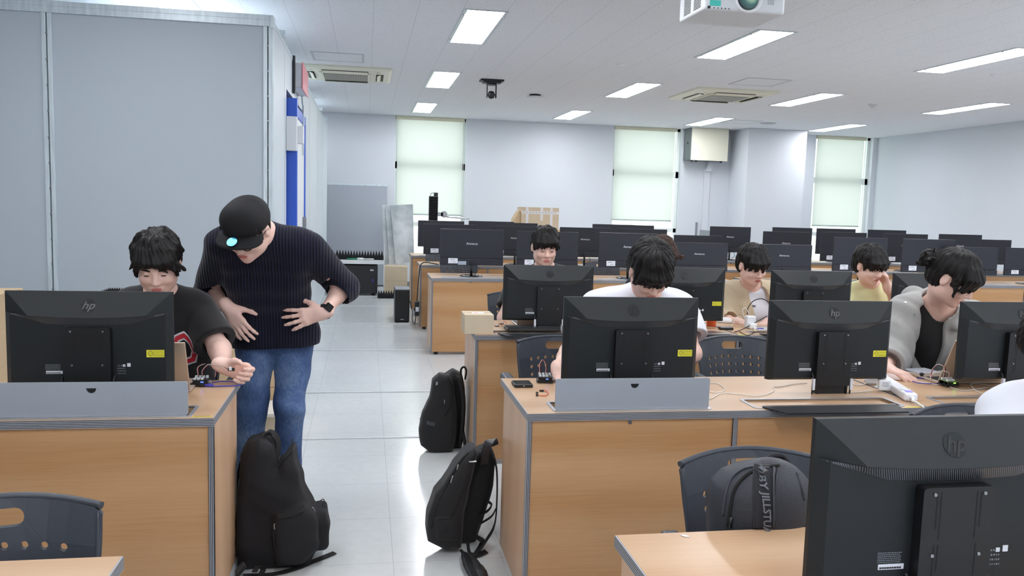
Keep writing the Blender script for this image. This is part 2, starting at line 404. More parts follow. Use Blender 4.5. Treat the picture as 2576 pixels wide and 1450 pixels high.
# red emergency light box above the door
T = thing('warning_light_box', (XP+.002, 6.95, 2.30), label='white box with a red front mounted high above the blue-framed door', cat='sign')
obj('housing', box(BM(), .0, .07, 0, .60, 0, .19, .006), WHITEP, T)
obj('red_panel', box(BM(), .0705, .078, -.01, .61, -.01, .20, .002), mat('red_pink_panel', (214, 120, 130), .4), T)
bm = BM(); tube(bm, [(.03, .55, 0), (.03, .62, -.06), (.03, .72, -.10), (.03, .74, -.5)], .008, 8); obj('conduit', bm, GALV, T)
obj('bracket', box(BM(), .0, .02, -.05, .0, -.05, .24), BLACKP, T)

# ---------------------------------------------------------------- ceiling fittings
t = new('lit_diffuser', .5, .2); t.b.inputs['Base Color'].default_value = (.9, .9, .9, 1)
t.b.inputs['Emission Color'].default_value = (.955, .965, 1.0, 1); t.b.inputs['Emission Strength'].default_value = LAMP; LIT = t.m
def make_light():
    T = thing('ceiling_light'); bm = BM(); w_, l_ = .322, 1.285
    for a in ((0, .026, 0, l_), (w_-.026, w_, 0, l_), (.026, w_-.026, 0, .018), (.026, w_-.026, l_-.018, l_)): box(bm, a[0], a[1], a[2], a[3], -.006, -.001)
    f = obj('light_frame', bm, mat('light_frame_paint', (196, 206, 210), .35), T)
    obj('diffuser', box(BM(), .026, w_-.026, .018, l_-.018, -.005, -.0015), LIT, T)
    bm = BM()
    for x in (.013, w_-.013):
        for y in (.16, l_-.16): cyl(bm, (x, y, -.012), (x, y, -.006), .007, 8)
    obj('clip', bm, STEEL, T)
    return T
LX = {0: -1.55, 1: .672, 2: 2.917, 3: 5.136, 4: 7.335}; LYS = [-2.75, .18, 3.11, 6.044, 8.977, 11.909]
COLN = {0: 'over the partition roof', 1: 'in the line above the aisle', 2: 'in the projector\'s line', 3: 'in the line above the middle desks', 4: 'in the line beside the right-hand wall'}
COLN[4] = 'in the line next to the side wall'
ROWN = {0: 'behind the camera', 1: 'just behind the viewer', 2: 'above the near desks', 3: 'nearest in view', 4: 'middle of the three', 5: 'closest to the back wall'}
first = None
for c, x in LX.items():
    for r, y in enumerate(LYS):
        lab = 'lit ceiling panel %s, %s' % (COLN[c], ROWN[r])
        if first is None: first = make_light(); L_ = first; L_.location = (x, y, CEIL); tag(L_, lab, 'ceiling light', 'ceiling panel lights')
        else: L_ = clone(first, (x, y, CEIL), 0, lab, 'ceiling light', 'ceiling panel lights')
# real lamps behind the diffusers are the diffusers themselves

def cassette(loc, label, closed=True):
    T = thing('air_conditioner', loc, label=label, cat='air conditioner', group='ceiling cassette air conditioners'); s = .475
    b = BM(); V = []
    prof = [(.49, 0), (.49, -.018), (.46, -.034), (.40, -.040)]
    for (r, z) in prof: V.append([b.verts.new((sx*r, sy*r, z)) for sx, sy in ((-1, -1), (1, -1), (1, 1), (-1, 1))])
    for p, q in zip(V, V[1:]):
        for k in range(4): b.faces.new([p[k], p[(k+1) % 4], q[(k+1) % 4], q[k]])
    b.faces.new(V[-1]); obj('cover', b, CREAMP, T)
    bm = BM(); box(bm, -.27, .27, -.27, .27, -.052, -.041, .004); obj('grille_frame', bm, CREAMP, T)
    t_ = stripes('grille_slots', 0, .018, (176, 172, 150), (60, 60, 52), .55) if 'grille_slots' not in MATS else MATS['grille_slots']
    g = obj('intake_grille', box(BM(), -.235, .235, -.235, .235, -.056, -.050), t_, T)
    for k in range(4):
        M = Matrix.Rotation(k*PI/2, 4, 'Z'); bm = BM(); box(bm, -.24, .24, -.405, -.325, -.0445, -.0395, M=M); f = obj('air_outlet', bm, mat('outlet_dark', (70, 70, 62), .7), T)
        bm = BM(); box(bm, -.235, .235, -.002, .002, -.03, .03, M=M @ Matrix.Translation((0, -.365, -.047)) @ Matrix.Rotation(1.15, 4, 'X')); obj('louvre', bm, CREAMP, T)
    bm = BM()
    for x in (-.35, .35):
        for y in (-.35, .35): cyl(bm, (x, y, -.042), (x, y, -.046), .018, 12)
    obj('corner_cap', bm, CREAMP, T)
    return T
cassette((-.235, 9.45, CEIL), 'cream ceiling air conditioner at the booth side, over the aisle')
cassette((4.17, 9.52, CEIL), 'cream ceiling air conditioner over the desks, far from the booth')
for i, (x, y, lab) in enumerate([(-.285, 8.46, 'thin outlined access panel in the ceiling near the aisle air conditioner'), (4.135, 8.48, 'thin outlined access panel in the ceiling near the far air conditioner'), (5.75, 12.35, 'thin outlined access panel in the ceiling in front of the column')]):
    T = thing('ceiling_hatch', (x, y, CEIL), label=lab, cat='access panel'); bm = BM(); s = .25
    for a in ((-s, s, -s, -s+.022), (-s, s, s-.022, s), (-s, -s+.022, -s+.022, s-.022), (s-.022, s, -s+.022, s-.022)): box(bm, a[0], a[1], a[2], a[3], -.004, -.0008)
    obj('hatch_frame', bm, mat('hatch_frame_metal', (186, 190, 195), .5), T); obj('hatch_panel', box(BM(), -s+.024, s-.024, -s+.024, s-.024, -.003, -.0008), mat('hatch_panel', (222, 224, 228), .8, var=.05, vscale=80), T)
# round ceiling pieces
def disc(name, loc, prof, m, label, cat):
    o = obj(name, lathe(BM(), prof, 32), m); o.location = loc; return tag(o, label, cat)
T = thing('access_point', (2.08, 10.45, CEIL), label='round white wireless access point on the ceiling beside the camera', cat='access point')
obj('mount', lathe(BM(), [(.07, 0), (.07, -.02)]), BLACKM, T); obj('dome', lathe(BM(), [(.09, -.02), (.105, -.03), (.105, -.045), (.09, -.058), (.05, -.062)], 32), WHITEP, T)
T = thing('smoke_detector', (6.234, 9.65, CEIL), label='small white smoke detector between two lit ceiling panels', cat='smoke detector')
obj('detector_base', lathe(BM(), [(.055, 0), (.055, -.012)], 24), WHITEP, T); obj('detector_head', lathe(BM(), [(.045, -.012), (.045, -.022), (.02, -.045), (.012, -.05)], 24), mat('detector_white', (205, 208, 210), .5), T)
disc('sprinkler', (2.406, 7.92, CEIL), [(.04, 0), (.04, -.006), (.02, -.01)], WHITEP, 'tiny flush ceiling disc between the first panel lights', 'sprinkler')
disc('sprinkler', (5.95, 7.25, CEIL), [(.04, 0), (.04, -.006), (.02, -.01)], WHITEP, 'tiny flush ceiling disc above the near side of the far desks', 'sprinkler')
disc('sprinkler', (3.02, 10.3, CEIL), [(.04, 0), (.04, -.006), (.02, -.01)], WHITEP, 'tiny flush ceiling disc between the access point and a panel light', 'sprinkler')
disc('ceiling_speaker', (6.2, 12.35, CEIL), [(.12, 0), (.12, -.006), (.10, -.010)], mat('speaker_grey', (176, 180, 184), .6), 'flat round grey ceiling speaker in front of the column', 'speaker')
# pan tilt camera
T = thing('ceiling_camera', (1.37, 9.4, CEIL), label='black pan-tilt camera hanging from the ceiling', cat='camera')
bm = BM(); prism(bm, [(-.13, -.08), (.13, -.08), (.13, .08), (-.13, .08)], -.02, -.001, 'z'); prism(bm, [(-.10, -.06), (.10, -.06), (.10, .06), (-.10, .06)], -.04, -.02, 'z'); obj('mounting_plate', bm, BLACKP, T)
bm = BM(); cyl(bm, (0, 0, -.06), (0, 0, -.04), .06, 24); box(bm, -.058, -.044, -.02, .02, -.20, -.05, .004); box(bm, .044, .058, -.02, .02, -.20, -.05, .004); obj('yoke', bm, BLACKP, T)
bm = BM(); lathe(bm, [(.004, -.044), (.03, -.034), (.043, 0), (.03, .034), (.004, .044)], 24, c=(0, 0, -.165)); obj('camera_head', bm, BLACKM, T, True)
bm = BM(); cyl(bm, (0, -.03, -.168), (0, -.052, -.17), .022, 20); obj('lens', bm, BLACKG, T)
# projector
pj = at(1873, 31, 'Y', 3.93); PJ = thing('projector', pj, label='white ceiling-hung projector with a large round lens, cut by the top of the picture', cat='projector')
hw, dp, hh = .212, .33, .125
obj('housing', box(BM(), -hw, hw, 0, dp, 0, hh, .014, 4), mat('projector_white', (214, 218, 222), .4), PJ)
LZ = .066
bm = BM(); lathe(bm, [(.068, 0), (.072, .010), (.063, .018), (.058, .010), (.055, .003)], 40, M=Matrix.Translation((.015, 0.002, LZ)) @ Matrix.Rotation(PI/2, 4, 'X')); obj('lens_ring', bm, WHITEP, PJ)
t = new('lens_glass', .05, .9); v, x = t.coord(); rr = t.op('SQRT', t.op('ADD', t.op('POWER', t.op('SUBTRACT', x[0], .025), 2.), t.op('POWER', t.op('SUBTRACT', x[2], LZ+.01), 2.)))
t.L.new(t.ramp(t.op('MULTIPLY', rr, 15.), [(.0, (200, 214, 150)), (.35, (150, 190, 160)), (.6, (50, 110, 104)), (1., (24, 52, 56))]), t.b.inputs['Base Color'])
bm = BM(); lathe(bm, [(.057, 0), (.047, .008), (.028, .014), (.004, .017)], 40, M=Matrix.Translation((.015, 0.0, LZ)) @ Matrix.Rotation(PI/2, 4, 'X')); obj('lens', bm, t.m, PJ, True)
for y0_ in (.04, .17):
    bm = BM(); [box(bm, -hw-.001, -hw+.002, y0_, y0_+.09, .020+.0075*k, .0235+.0075*k) for k in range(13)]; obj('side_vent', bm, DARK, PJ)
obj('teal_label', box(BM(), -.182, -.126, -.0015, .001, .020, .047), mat('teal_sticker', (70, 190, 178), .5), PJ)
obj('sensor_window', box(BM(), -.192, -.179, -.003, .001, .006, .018), BLACKP, PJ)
for k in range(5): obj('button', box(BM(), -.160+.019*k, -.156+.019*k, -.002, .001, .008, .014), BLACKP, PJ)
bm = BM(); [box(bm, .118+.006*i, .121+.006*i, -.001, .001, .045+.005*j, .0475+.005*j) for i in range(6) for j in range(5)]; obj('speaker_grille', bm, GREYINK, PJ)
bm = BM(); cyl(bm, (0, dp*.5, hh-.01), (0, dp*.5, CEIL-pj.z-.001), .03); box(bm, -.11, .11, dp*.5-.11, dp*.5+.11, CEIL-pj.z-.02, CEIL-pj.z-.001); obj('ceiling_mount', bm, WHITEP, PJ)
# ---------------------------------------------------------------- desks (local frame: front-left floor corner, x right, y away)
DW, DD = 1.516, .572
WELLS = [(.105, .67), (.85, 1.435)]
def make_desk(lids=('up', 'flat'), plain=False):
    T = thing('computer_desk')
    # top with two cable wells
    wy0, wy1 = .028, .158
    hs = [rrect(a, b, wy0, wy1, .012, 3) for a, b in WELLS]
    bm = BM(); hole_plate(bm, [(.004, .004), (DW-.004, .004), (DW-.004, DD), (.004, DD)], hs, DH-.026, DH, 'z'); obj('desktop', bm, WOODTOP, T)
    bm = BM(); box(bm, 0, DW, -.001, .004, DH-.026, DH-.0005); box(bm, 0, .0042, .004, DD, DH-.026, DH-.0005); box(bm, DW-.0042, DW, .004, DD, DH-.026, DH-.0005); obj('edge_band', bm, BAND_H, T)
    bm = BM(); box(bm, .012, .022, .012, DD-.02, .03, DH-.026); obj('side_panel', bm, WOODSIDE, T)
    bm = BM(); box(bm, DW-.022, DW-.012, .012, DD-.02, .03, DH-.026); obj('side_panel', bm, WOODSIDE, T)
    for a, b in ((.002, .018), (DW-.018, DW-.002), (DW/2-.009, DW/2+.009)): obj('corner_post', box(BM(), a, b, .002, .02, .03, DH-.026), BAND_V, T)
    for a, b in ((.018, DW/2-.009), (DW/2+.009, DW-.018)):
        p = obj('front_panel', box(BM(), a, b, .008, .02, .03, DH-.026), WOOD, T)
    bm = BM(); box(bm, .36, .372, .002, .008, DH-.042, DH-.028, .001); cyl(bm, (.366, .003, DH-.036), (.366, -.0005, DH-.036), .003, 10); obj('bracket_screw', bm, STEEL, T)
    bm = BM()
    for x in (.06, DW-.06):
        for y in (.06, DD-.08): cyl(bm, (x, y, 0), (x, y, .03), .02, 14)
    obj('foot', bm, BLACKP, T)
    bm = BM(); box(bm, .022, DW-.022, .02, .2, .28, .30); obj('equipment_shelf', bm, WOODSIDE, T)
    for (a, b), k in zip(WELLS, lids):
        bm = BM(); hole_plate(bm, rrect(a-.008, b+.008, wy0-.008, wy1+.008, .018, 3), [rrect(a+.004, b-.004, wy0+.004, wy1-.004, .010, 3)], DH, DH+.0025, 'z'); wf = obj('well_frame', bm, mat('well_frame_metal', (176, 180, 188), .3, metal=.5), T)
        bm = BM(); box(bm, a+.0, b-.0, wy0, wy1, DH-.2, DH-.19); box(bm, a, b, wy0, wy0+.004, DH-.2, DH-.026); box(bm, a, b, wy1-.004, wy1, DH-.2, DH-.026); obj('well_box', bm, DARK, T)
        if k == 'open' or k == 'flat': obj('inner_flap', box(BM(), a+.02, b-.02, wy0+.02, wy1-.015, DH-.012, DH-.006), WOODTOP, T)
        n_ = 10; cx = (a+b)/2
        if k == 'up':
            notch = [(cx+.015*math.cos(PI+PI*i/n_), .093+.0165*math.sin(PI+PI*i/n_)) for i in range(n_+1)]
            bm = BM(); hole_plate(bm, rrect(a-.002, b-.004, .002, .112, .008, 4), [notch], wy0+.004, wy0+.010, 'y'); o = obj('well_lid', bm, PLATEM, T); o.location = (0, 0, DH+.001)
            bm = BM(); box(bm, cx-.02, cx+.02, wy0+.0102, wy0+.012, DH+.07, DH+.1); obj('grip_backing', bm, BLACKM, T)
            bm = BM(); box(bm, a, b-.01, wy0-.004, wy0+.004, DH+.002, DH+.005); obj('lid_hinge', bm, SILVER, T)
        elif k == 'flat':
            bm = BM(); prism(bm, [(a+.02, wy0+.0), (b-.03, wy0+.0), (b-.05, -.075), (cx+.02, -.078), (a+.06, -.068)], DH+.003, DH+.007, 'z'); obj('well_lid', bm, BLACKP, T)
            bm = BM(); box(bm, a+.02, b-.03, wy0+.0, wy0+.006, DH+.007, DH+.0085); obj('lid_hinge', bm, SILVER, T)
        elif k == 'closed':
            bm = BM(); box(bm, a, b, wy0, wy1, DH-.004, DH+.001); obj('well_lid', bm, PLATEM, T)
    return T
D_UF = make_desk(('up', 'flat')); D_FF = make_desk(('flat', 'flat')); D_CC = make_desk(('closed', 'closed')); D_UU = make_desk(('up', 'up'))
def put(proto, loc, label, used={}):
    if proto.name in used: o = clone(proto, loc)
    else: used[proto.name] = 1; o = proto; o.location = loc
    return tag(o, label, 'desk', 'wooden two-seat computer desks')
R0, R1, R2, R3, R4, R5 = 1.10, 2.709, 4.372, 7.64, 9.18, 10.74
put(D_UU, (-.471-DW, 2.716, 0), 'wooden computer desk where the student in the lettered black T-shirt sits')
put(D_UF, (.548, R1, 0), 'wooden computer desk with the black power bank and upright grey lid, next to two backpacks')
d = put(D_FF, (2.072, R1, 0), 'wooden computer desk in front of the student in the grey hooded jacket')
put(D_FF, (.585, R2, 0), 'wooden computer desk with the small cardboard carton on its corner')
put(D_FF, (2.11, R2, 0), 'wooden computer desk in front of the students in beige and yellow tops')
put(D_CC, (-.461-DW, R0, 0), 'corner of a bare wooden desk at the lower edge beside the empty chair')
put(D_CC, (.54, R0, 0), 'wooden desk holding the very large near monitor back')
put(D_CC, (3.6, R1, 0), 'wooden computer desk at the far end of the row with the grey-jacketed student')
rows = [(R3, [.60, 2.125, 3.83, 5.35, 6.87], 'first'), (R4, [.594, 2.12, 3.65, 5.25, 6.80], 'second'), (R5, [.58, 2.10, 4.6, 6.12], 'third')]
orders = ['at the aisle end', 'second from the aisle', 'third from the aisle', 'fourth from the aisle', 'last before the side wall']
for y, xs, nm in rows:
    for x, on_ in zip(xs, orders): put(D_CC, (x, y, 0), 'wooden computer desk in the %s row of flat black monitors, %s' % (nm, on_))

# ---------------------------------------------------------------- monitor with a rounded vented back (local: centre bottom of the shell, back faces -y)
HW, HH = .262, .312
t = stripes('vent_slots', 0, .0042, (96, 100, 106), (16, 17, 18), .5)
nt_ = NT(MATS['vent_slots'])
VENT = MATS['vent_slots']
# slanted slots: shear x by z
for n in list(VENT.node_tree.nodes):
    if n.type == 'MATH' and n.operation == 'ADD' and abs(n.inputs[1].default_value-10.) < 1e-6:
        sxyz = [q for q in VENT.node_tree.nodes if q.type == 'SEPXYZ'][0]; mm = nt_.op('MULTIPLY', sxyz.outputs[2], .55)
        aa = nt_.op('ADD', sxyz.outputs[0], mm); VENT.node_tree.links.new(aa, n.inputs[0])
def arc1(x): return HH*(.728+.055*(abs(x)/HW)**2.1)
def arc2(x): return arc1(x) - .026*min(1, max(0, 1-abs(x)/HW)/.5)**1.2
def make_monitor(column=True, sticker=True, logo='dark', ext=True, bracket=True):
    T = thing('computer_monitor'); nx, nz = 72, 60; bm = BM(); V = {}
    def dside(x): return (HW-abs(x))*.50
    def depth(x, z):
        a1 = arc1(x)
        if z >= a1: d = min(.040*(HH-z)/(HH-a1), dside(x))
        else: d = min((HW-abs(x))*1.1, .022, .010+z*1.2)
        return max(d, 0)
    KL, KU = 14, 6; xs_ = sorted(set([-HW+2*HW*i/nx for i in range(nx+1)] + [s_*(HW-.020) for s_ in (-1, 1)] + [s_*(HW-.08) for s_ in (-1, 1)] + [s_*(HW-.0005) for s_ in (-1, 1)])); nx = len(xs_)-1
    for i, x in enumerate(xs_):
        a1 = arc1(x); zd = max(a1+.002, min(HH-.0002, HH-(HH-a1)*25*dside(x)))
        zb = min(.010, max(.0001, (min((HW-abs(x))*1.1, .022)-.010)/1.2))
        zl = [0] + [zb+(a1-.0004-zb)*j/KL for j in range(KL+1)] + [a1] + [a1+(zd-a1)*j/KU for j in range(1, KU+1)] + [zd+(HH-zd)*j/KU for j in range(1, KU+1)]
        for j, z in enumerate(zl): V[i, j] = bm.verts.new((x, -.012-depth(x, z if not (j == KL+2) else a1+1e-7), z))
        nj = len(zl)
    for i in range(nx):
        for j in range(nj-1): bm.faces.new([V[i, j], V[i+1, j], V[i+1, j+1], V[i, j+1]])
    # rim and screen side
    loop = [V[i, 0] for i in range(nx+1)] + [V[nx, j] for j in range(1, nj)] + [V[i, nj-1] for i in range(nx-1, -1, -1)] + [V[0, j] for j in range(nj-2, 0, -1)]
    F = [bm.verts.new((v.co.x, .0, v.co.z)) for v in loop]; n = len(loop)
    for k in range(n): bm.faces.new([loop[k], F[k], F[(k+1) % n], loop[(k+1) % n]])
    bm.faces.new(F)
    bmesh.ops.recalc_face_normals(bm, faces=bm.faces)
    sh = obj('shell', bm, MONM, T)
    # vent band under the arc
    bm = BM(); prev = None; N_ = 60
    for i in range(N_+1):
        x = -HW*.97 + 2*HW*.97*i/N_; a, b = arc1(x)-.001, arc2(x); y0, y1 = -.0125-depth(x, arc1(x)+.002), -.0135-depth(x, b)
        cur = (bm.verts.new((x, min(y0, y1)+.001, a)), bm.verts.new((x, y1, b)))
        if prev: bm.faces.new([prev[0], cur[0], cur[1], prev[1]])
        prev = cur
    obj('vent_band', bm, VENT, T)
    bm = BM(); box(bm, -HW+.006, HW-.006, .0, .0012, .016, HH-.006); obj('screen', bm, BLACKG, T)
    # logo
    bm = BM(); lathe(bm, [(.0235, 0), (.0235, .0012)], 40, M=Matrix.Translation((0, -.0334, HH-.046)) @ Matrix.Rotation(PI/2-.44, 4, 'X')); obj('logo_disc', bm, mat('logo_dark', (30, 35, 38), .6, spec=.3) if logo == 'dark' else BLACKG, T)
    lt = text('logo_letters', 'hp', .040, mat('logo_letter_dark', (16, 18, 20), .3), T, (0, -.0349, HH-.0453), rot=(PI/2-.44, 0, 0), shear=.32, depth=.0003, bold=.0006)
    # bracket on the back
    if bracket:
        bm = BM(); prism(bm, rrect(-.072, .072, -.02, .195, .008, 3), -.058, -.033, 'y'); br = obj('wall_bracket', bm, MONB, T)
        bm = BM(); [box(bm, x-.0013, x+.0013, -.0585, -.0578, z0, z1) for x, z0, z1 in ((-.044, .12, .187), (-.036, .10, .187), (.036, .10, .187), (.044, .12, .187), (-.044, .03, .09), (-.036, .04, .09), (.04, .03, .09))]; obj('groove', bm, DARK, br)
        for x, z in ((-.05, .183), (.05, .183), (.047, .07), (-.047, .07)): bm = BM(); cyl(bm, (x, -.0578, z), (x, -.0606, z), .0032, 10); obj('screw', bm, STEEL, br)
    if column:
        bm = BM(); box(bm, -.065, .065, -.052, -.044, -.18, -.0, .001); box(bm, -.065, -.058, -.056, -.028, -.18, .05); box(bm, .058, .065, -.056, -.028, -.18, .05); obj('lift_column', bm, MONB, T)
    if sticker:
        s = obj('yellow_sticker', box(BM(), .180, .237, -.0352, -.0338, .092, .117), YELLOW, T)
        bm = BM(); lathe(bm, [(.0085, 0), (.0085, .0004), (.007, .0004), (.007, 0)], 20, M=Matrix.Translation((.1935, -.0353, .105)) @ Matrix.Rotation(PI/2, 4, 'X'), cap=False); obj('emblem_ring', bm, INK, s)
        bm = BM(); box(bm, .2055, .236, -.0355, -.0352, .1035, .1041); box(bm, .205, .2054, -.0355, -.0352, .093, .116); obj('sticker_print', bm, INK, s)
        text('sticker_print', '7-2020-2188-1', .0052, INK, s, (.2212, -.0355, .1100), depth=.0001); text('sticker_print', 'LED Monitor', .0058, INK, s, (.2212, -.0355, .0980), depth=.0001); text('sticker_print', 'CS', .008, INK, s, (.1935, -.0355, .105), depth=.0001, sx=.7)
    # rating label and small print
    l = obj('rating_label', box(BM(), -.135, -.084, -.0350, -.0338, .037, .047), WSTICK, T)
    bm = BM(); [box(bm, -.1335+.0016*k, -.1327+.0016*k+(.0005 if k % 3 else 0), -.0353, -.0350, .0385, .042) for k in range(28)]; obj('barcode', bm, BLACKINK, l)
    bm = BM()
    for r in range(6):
        x = -.137
        while x < -.092: q = random.uniform(.001, .004); box(bm, x, x+q, -.0345, -.0338, .050+.0035*r, .0513+.0035*r); x += q+.0012
    for r in range(4):
        x = .088
        while x < .112: q = random.uniform(.001, .004); box(bm, x, x+q, -.0345, -.0338, .035+.009*r, .038+.009*r); x += q+.0022
    obj('small_print', bm, GREYINK, T)
    bm = BM(); box(bm, .118, .129, -.0345, -.0338, .060, .072); box(bm, .104, .112, -.0345, -.0338, .060, .068); obj('approval_mark', bm, WSTICK, T)
    if ext:
        for x in (-.082, .079):
            bm = BM(); tube(bm, [(x, -.04, .03), (x-.001, -.052, .01), (x-.003, -.055, -.04), (x-.002, -.05, -.17)], .0035, 8); c = obj('monitor_cable', bm, CABLEB, T)
            bm = BM(); box(bm, x-.0055, x+.0045, -.0605, -.0595, -.035, .01); box(bm, x-.0055, x-.0045, -.0605, -.05, -.035, .01); obj('cable_tag', bm, WSTICK, c)
        bm = BM(); cyl(bm, (.0765, -.053, -.115), (.0765, -.053, -.085), .0075, 14); obj('ferrite_core', bm, BLACKP, T)
    return T
M0 = make_monitor()
M1 = make_monitor(sticker=False)
used_m = {}
def mon(proto, x, y, z, label, rz=0., sc=1.):
    if proto.name in used_m: o = clone(proto, (x, y, z), rz)
    else: used_m[proto.name] = 1; o = proto; o.location = (x, y, z); o.rotation_euler = (0, 0, rz)
    o.scale = (sc,)*3
    return tag(o, label, 'monitor', 'large black monitors with a round logo on the back')
ZM = .775
mon(M0, -.905, 2.97, .785, 'black monitor back beside the student in the lettered black T-shirt')
mon(M0, .985, 2.97, .782, 'black monitor back above the upright grey lid, in front of the student in white')
mon(M0, 1.817, 3.0, .772, 'black monitor back on a bare lift column, above the open black lid')
mon(M1, 2.60, 2.93, .782, 'black monitor back beside the student in the grey hooded jacket')
mon(M1, 1.03, R2+.24, .772, 'black monitor back with two white cable tags, beside the small cardboard carton')
mon(M0, 1.835, R2+.24, .772, 'black monitor back with a yellow sticker near the orange cup')
mon(M1, 2.655, R2+.24, .765, 'black monitor back between the students in beige and yellow')
mon(M1, 3.46, R2+.24, .760, 'black monitor back partly hidden by the hooded student, beyond the yellow top')
# the near one stands tallest in the picture
mon(M0, 1.052, R0+.235, .755, 'very large near black monitor back filling the lower corner', sc=1.0)

# ---------------------------------------------------------------- flat monitors on round stands
def make_flat(labels=1, logo=True):
    T = thing('flat_monitor'); W2, H2, zb = .305, .345, .105
    bm = BM(); box(bm, -W2, W2, -.016, .0, zb+.068, zb+H2, .003); obj('back_shell', bm, AIM, T)
    bm = BM(); box(bm, -W2, W2, -.024, .0, zb, zb+.066, .003); obj('lower_shell', bm, AIM, T)
    bm = BM(); box(bm, -W2+.004, W2-.004, .0, .001, zb+.016, zb+H2-.004); obj('screen', bm, BLACKG, T)
    bm = BM(); cyl(bm, (0, -.012, .012), (0, -.012, zb+.05), .012, 14); box(bm, -.02, .02, -.034, -.02, zb+.01, zb+.045, .003); obj('stand_neck', bm, BLACKP, T)
    bm = BM(); lathe(bm, [(.11, 0), (.11, .004), (.08, .011), (.02, .014)], 36); obj('stand_base', bm, BLACKG, T)
    if logo: text('brand_lettering', 'Aimecca', .032, WHITEINK, T, (0, -.0167, zb+.208), depth=.0003)
    if labels > 0:
        s = obj('white_sticker', box(BM(), -.225, -.135, -.0255, -.0242, zb+.018, zb+.068), WSTICK, T); bm = BM(); box(bm, -.208, -.165, -.0259, -.0256, zb+.052, zb+.057); box(bm, -.185, -.155, -.0259, -.0256, zb+.030, zb+.034); obj('sticker_print', bm, GREYINK, s)
    if labels > 1: obj('grey_sticker', box(BM(), -.132, -.052, -.0255, -.0242, zb+.006, zb+.040), mat('pale_blue_sticker', (160, 170, 186), .5), T)
    bm = BM(); tube(bm, [(.05, -.028, zb+.02), (.055, -.07, zb-.04), (.03, -.05, .03), (.05, .02, .008), (.06, .12, .006)], .003, 6); obj('monitor_cable', bm, CABLEB, T)
    return T
A0 = make_flat(2); A1 = make_flat(1); A2 = make_flat(0); used_m2 = {}
def flat(proto, x, y, z, label, rz=0.):
    if proto.name in used_m2: o = clone(proto, (x, y, z), rz)
    else: used_m2[proto.name] = 1; o = proto; o.location = (x, y, z); o.rotation_euler = (0, 0, rz)
    return tag(o, label, 'monitor', 'flat black monitors on round stands')
rowsm = [
 ('first', R3+.25, [(1.0, 1.17, 2), (1.74, 1.165, 1), (2.56, 1.17, 1), (3.30, 1.09, 0), (4.22, 1.09, 0), (5.07, 1.18, 1), (5.86, 1.18, 1), (6.33, 1.11, 3), (7.09, 1.11, 1)]),
 ('second', R4+.27, [(.95, 1.17, 1), (1.70, 1.165, 1), (2.53, 1.17, 1), (3.23, 1.17, 1), (3.93, 1.11, 0), (5.07, 1.18, 1), (5.84, 1.19, 1), (6.69, 1.19, 1), (7.46, 1.20, 1), (8.0, 1.14, 0)]),
 ('third', R5+.26, [(.98, 1.17, 0), (1.65, 1.18, 1), (2.00, 1.165, 0), (3.35, 1.18, 0), (3.66, 1.175, 0), (5.05, 1.19, 1), (5.99, 1.20, 0), (6.67, 1.20, 0), (7.48, 1.20, 0)])]
ordm = ['nearest the aisle', 'second from the aisle', 'third from the aisle', 'fourth from the aisle', 'fifth from the aisle', 'sixth from the aisle', 'seventh from the aisle', 'eighth from the aisle', 'ninth from the aisle', 'tenth from the aisle']
for nm, y, ms in rowsm:
    for (x, zt, k), on_ in zip(ms, ordm):
        z = zt-.45
        o = flat((A2, A1, A0)[min(k, 2)], x, y - .07*(k == 3) + (.0 if (x, nm) not in ((3.66, 'third'), (2.0, 'third'), (8.0, 'second')) else .12), DH+.001, 'flat black monitor in the %s row of them behind the people, %s' % (nm, on_))
        # height of the neck differs from screen to screen
        o.scale = (1, 1, (zt-DH)/.45)

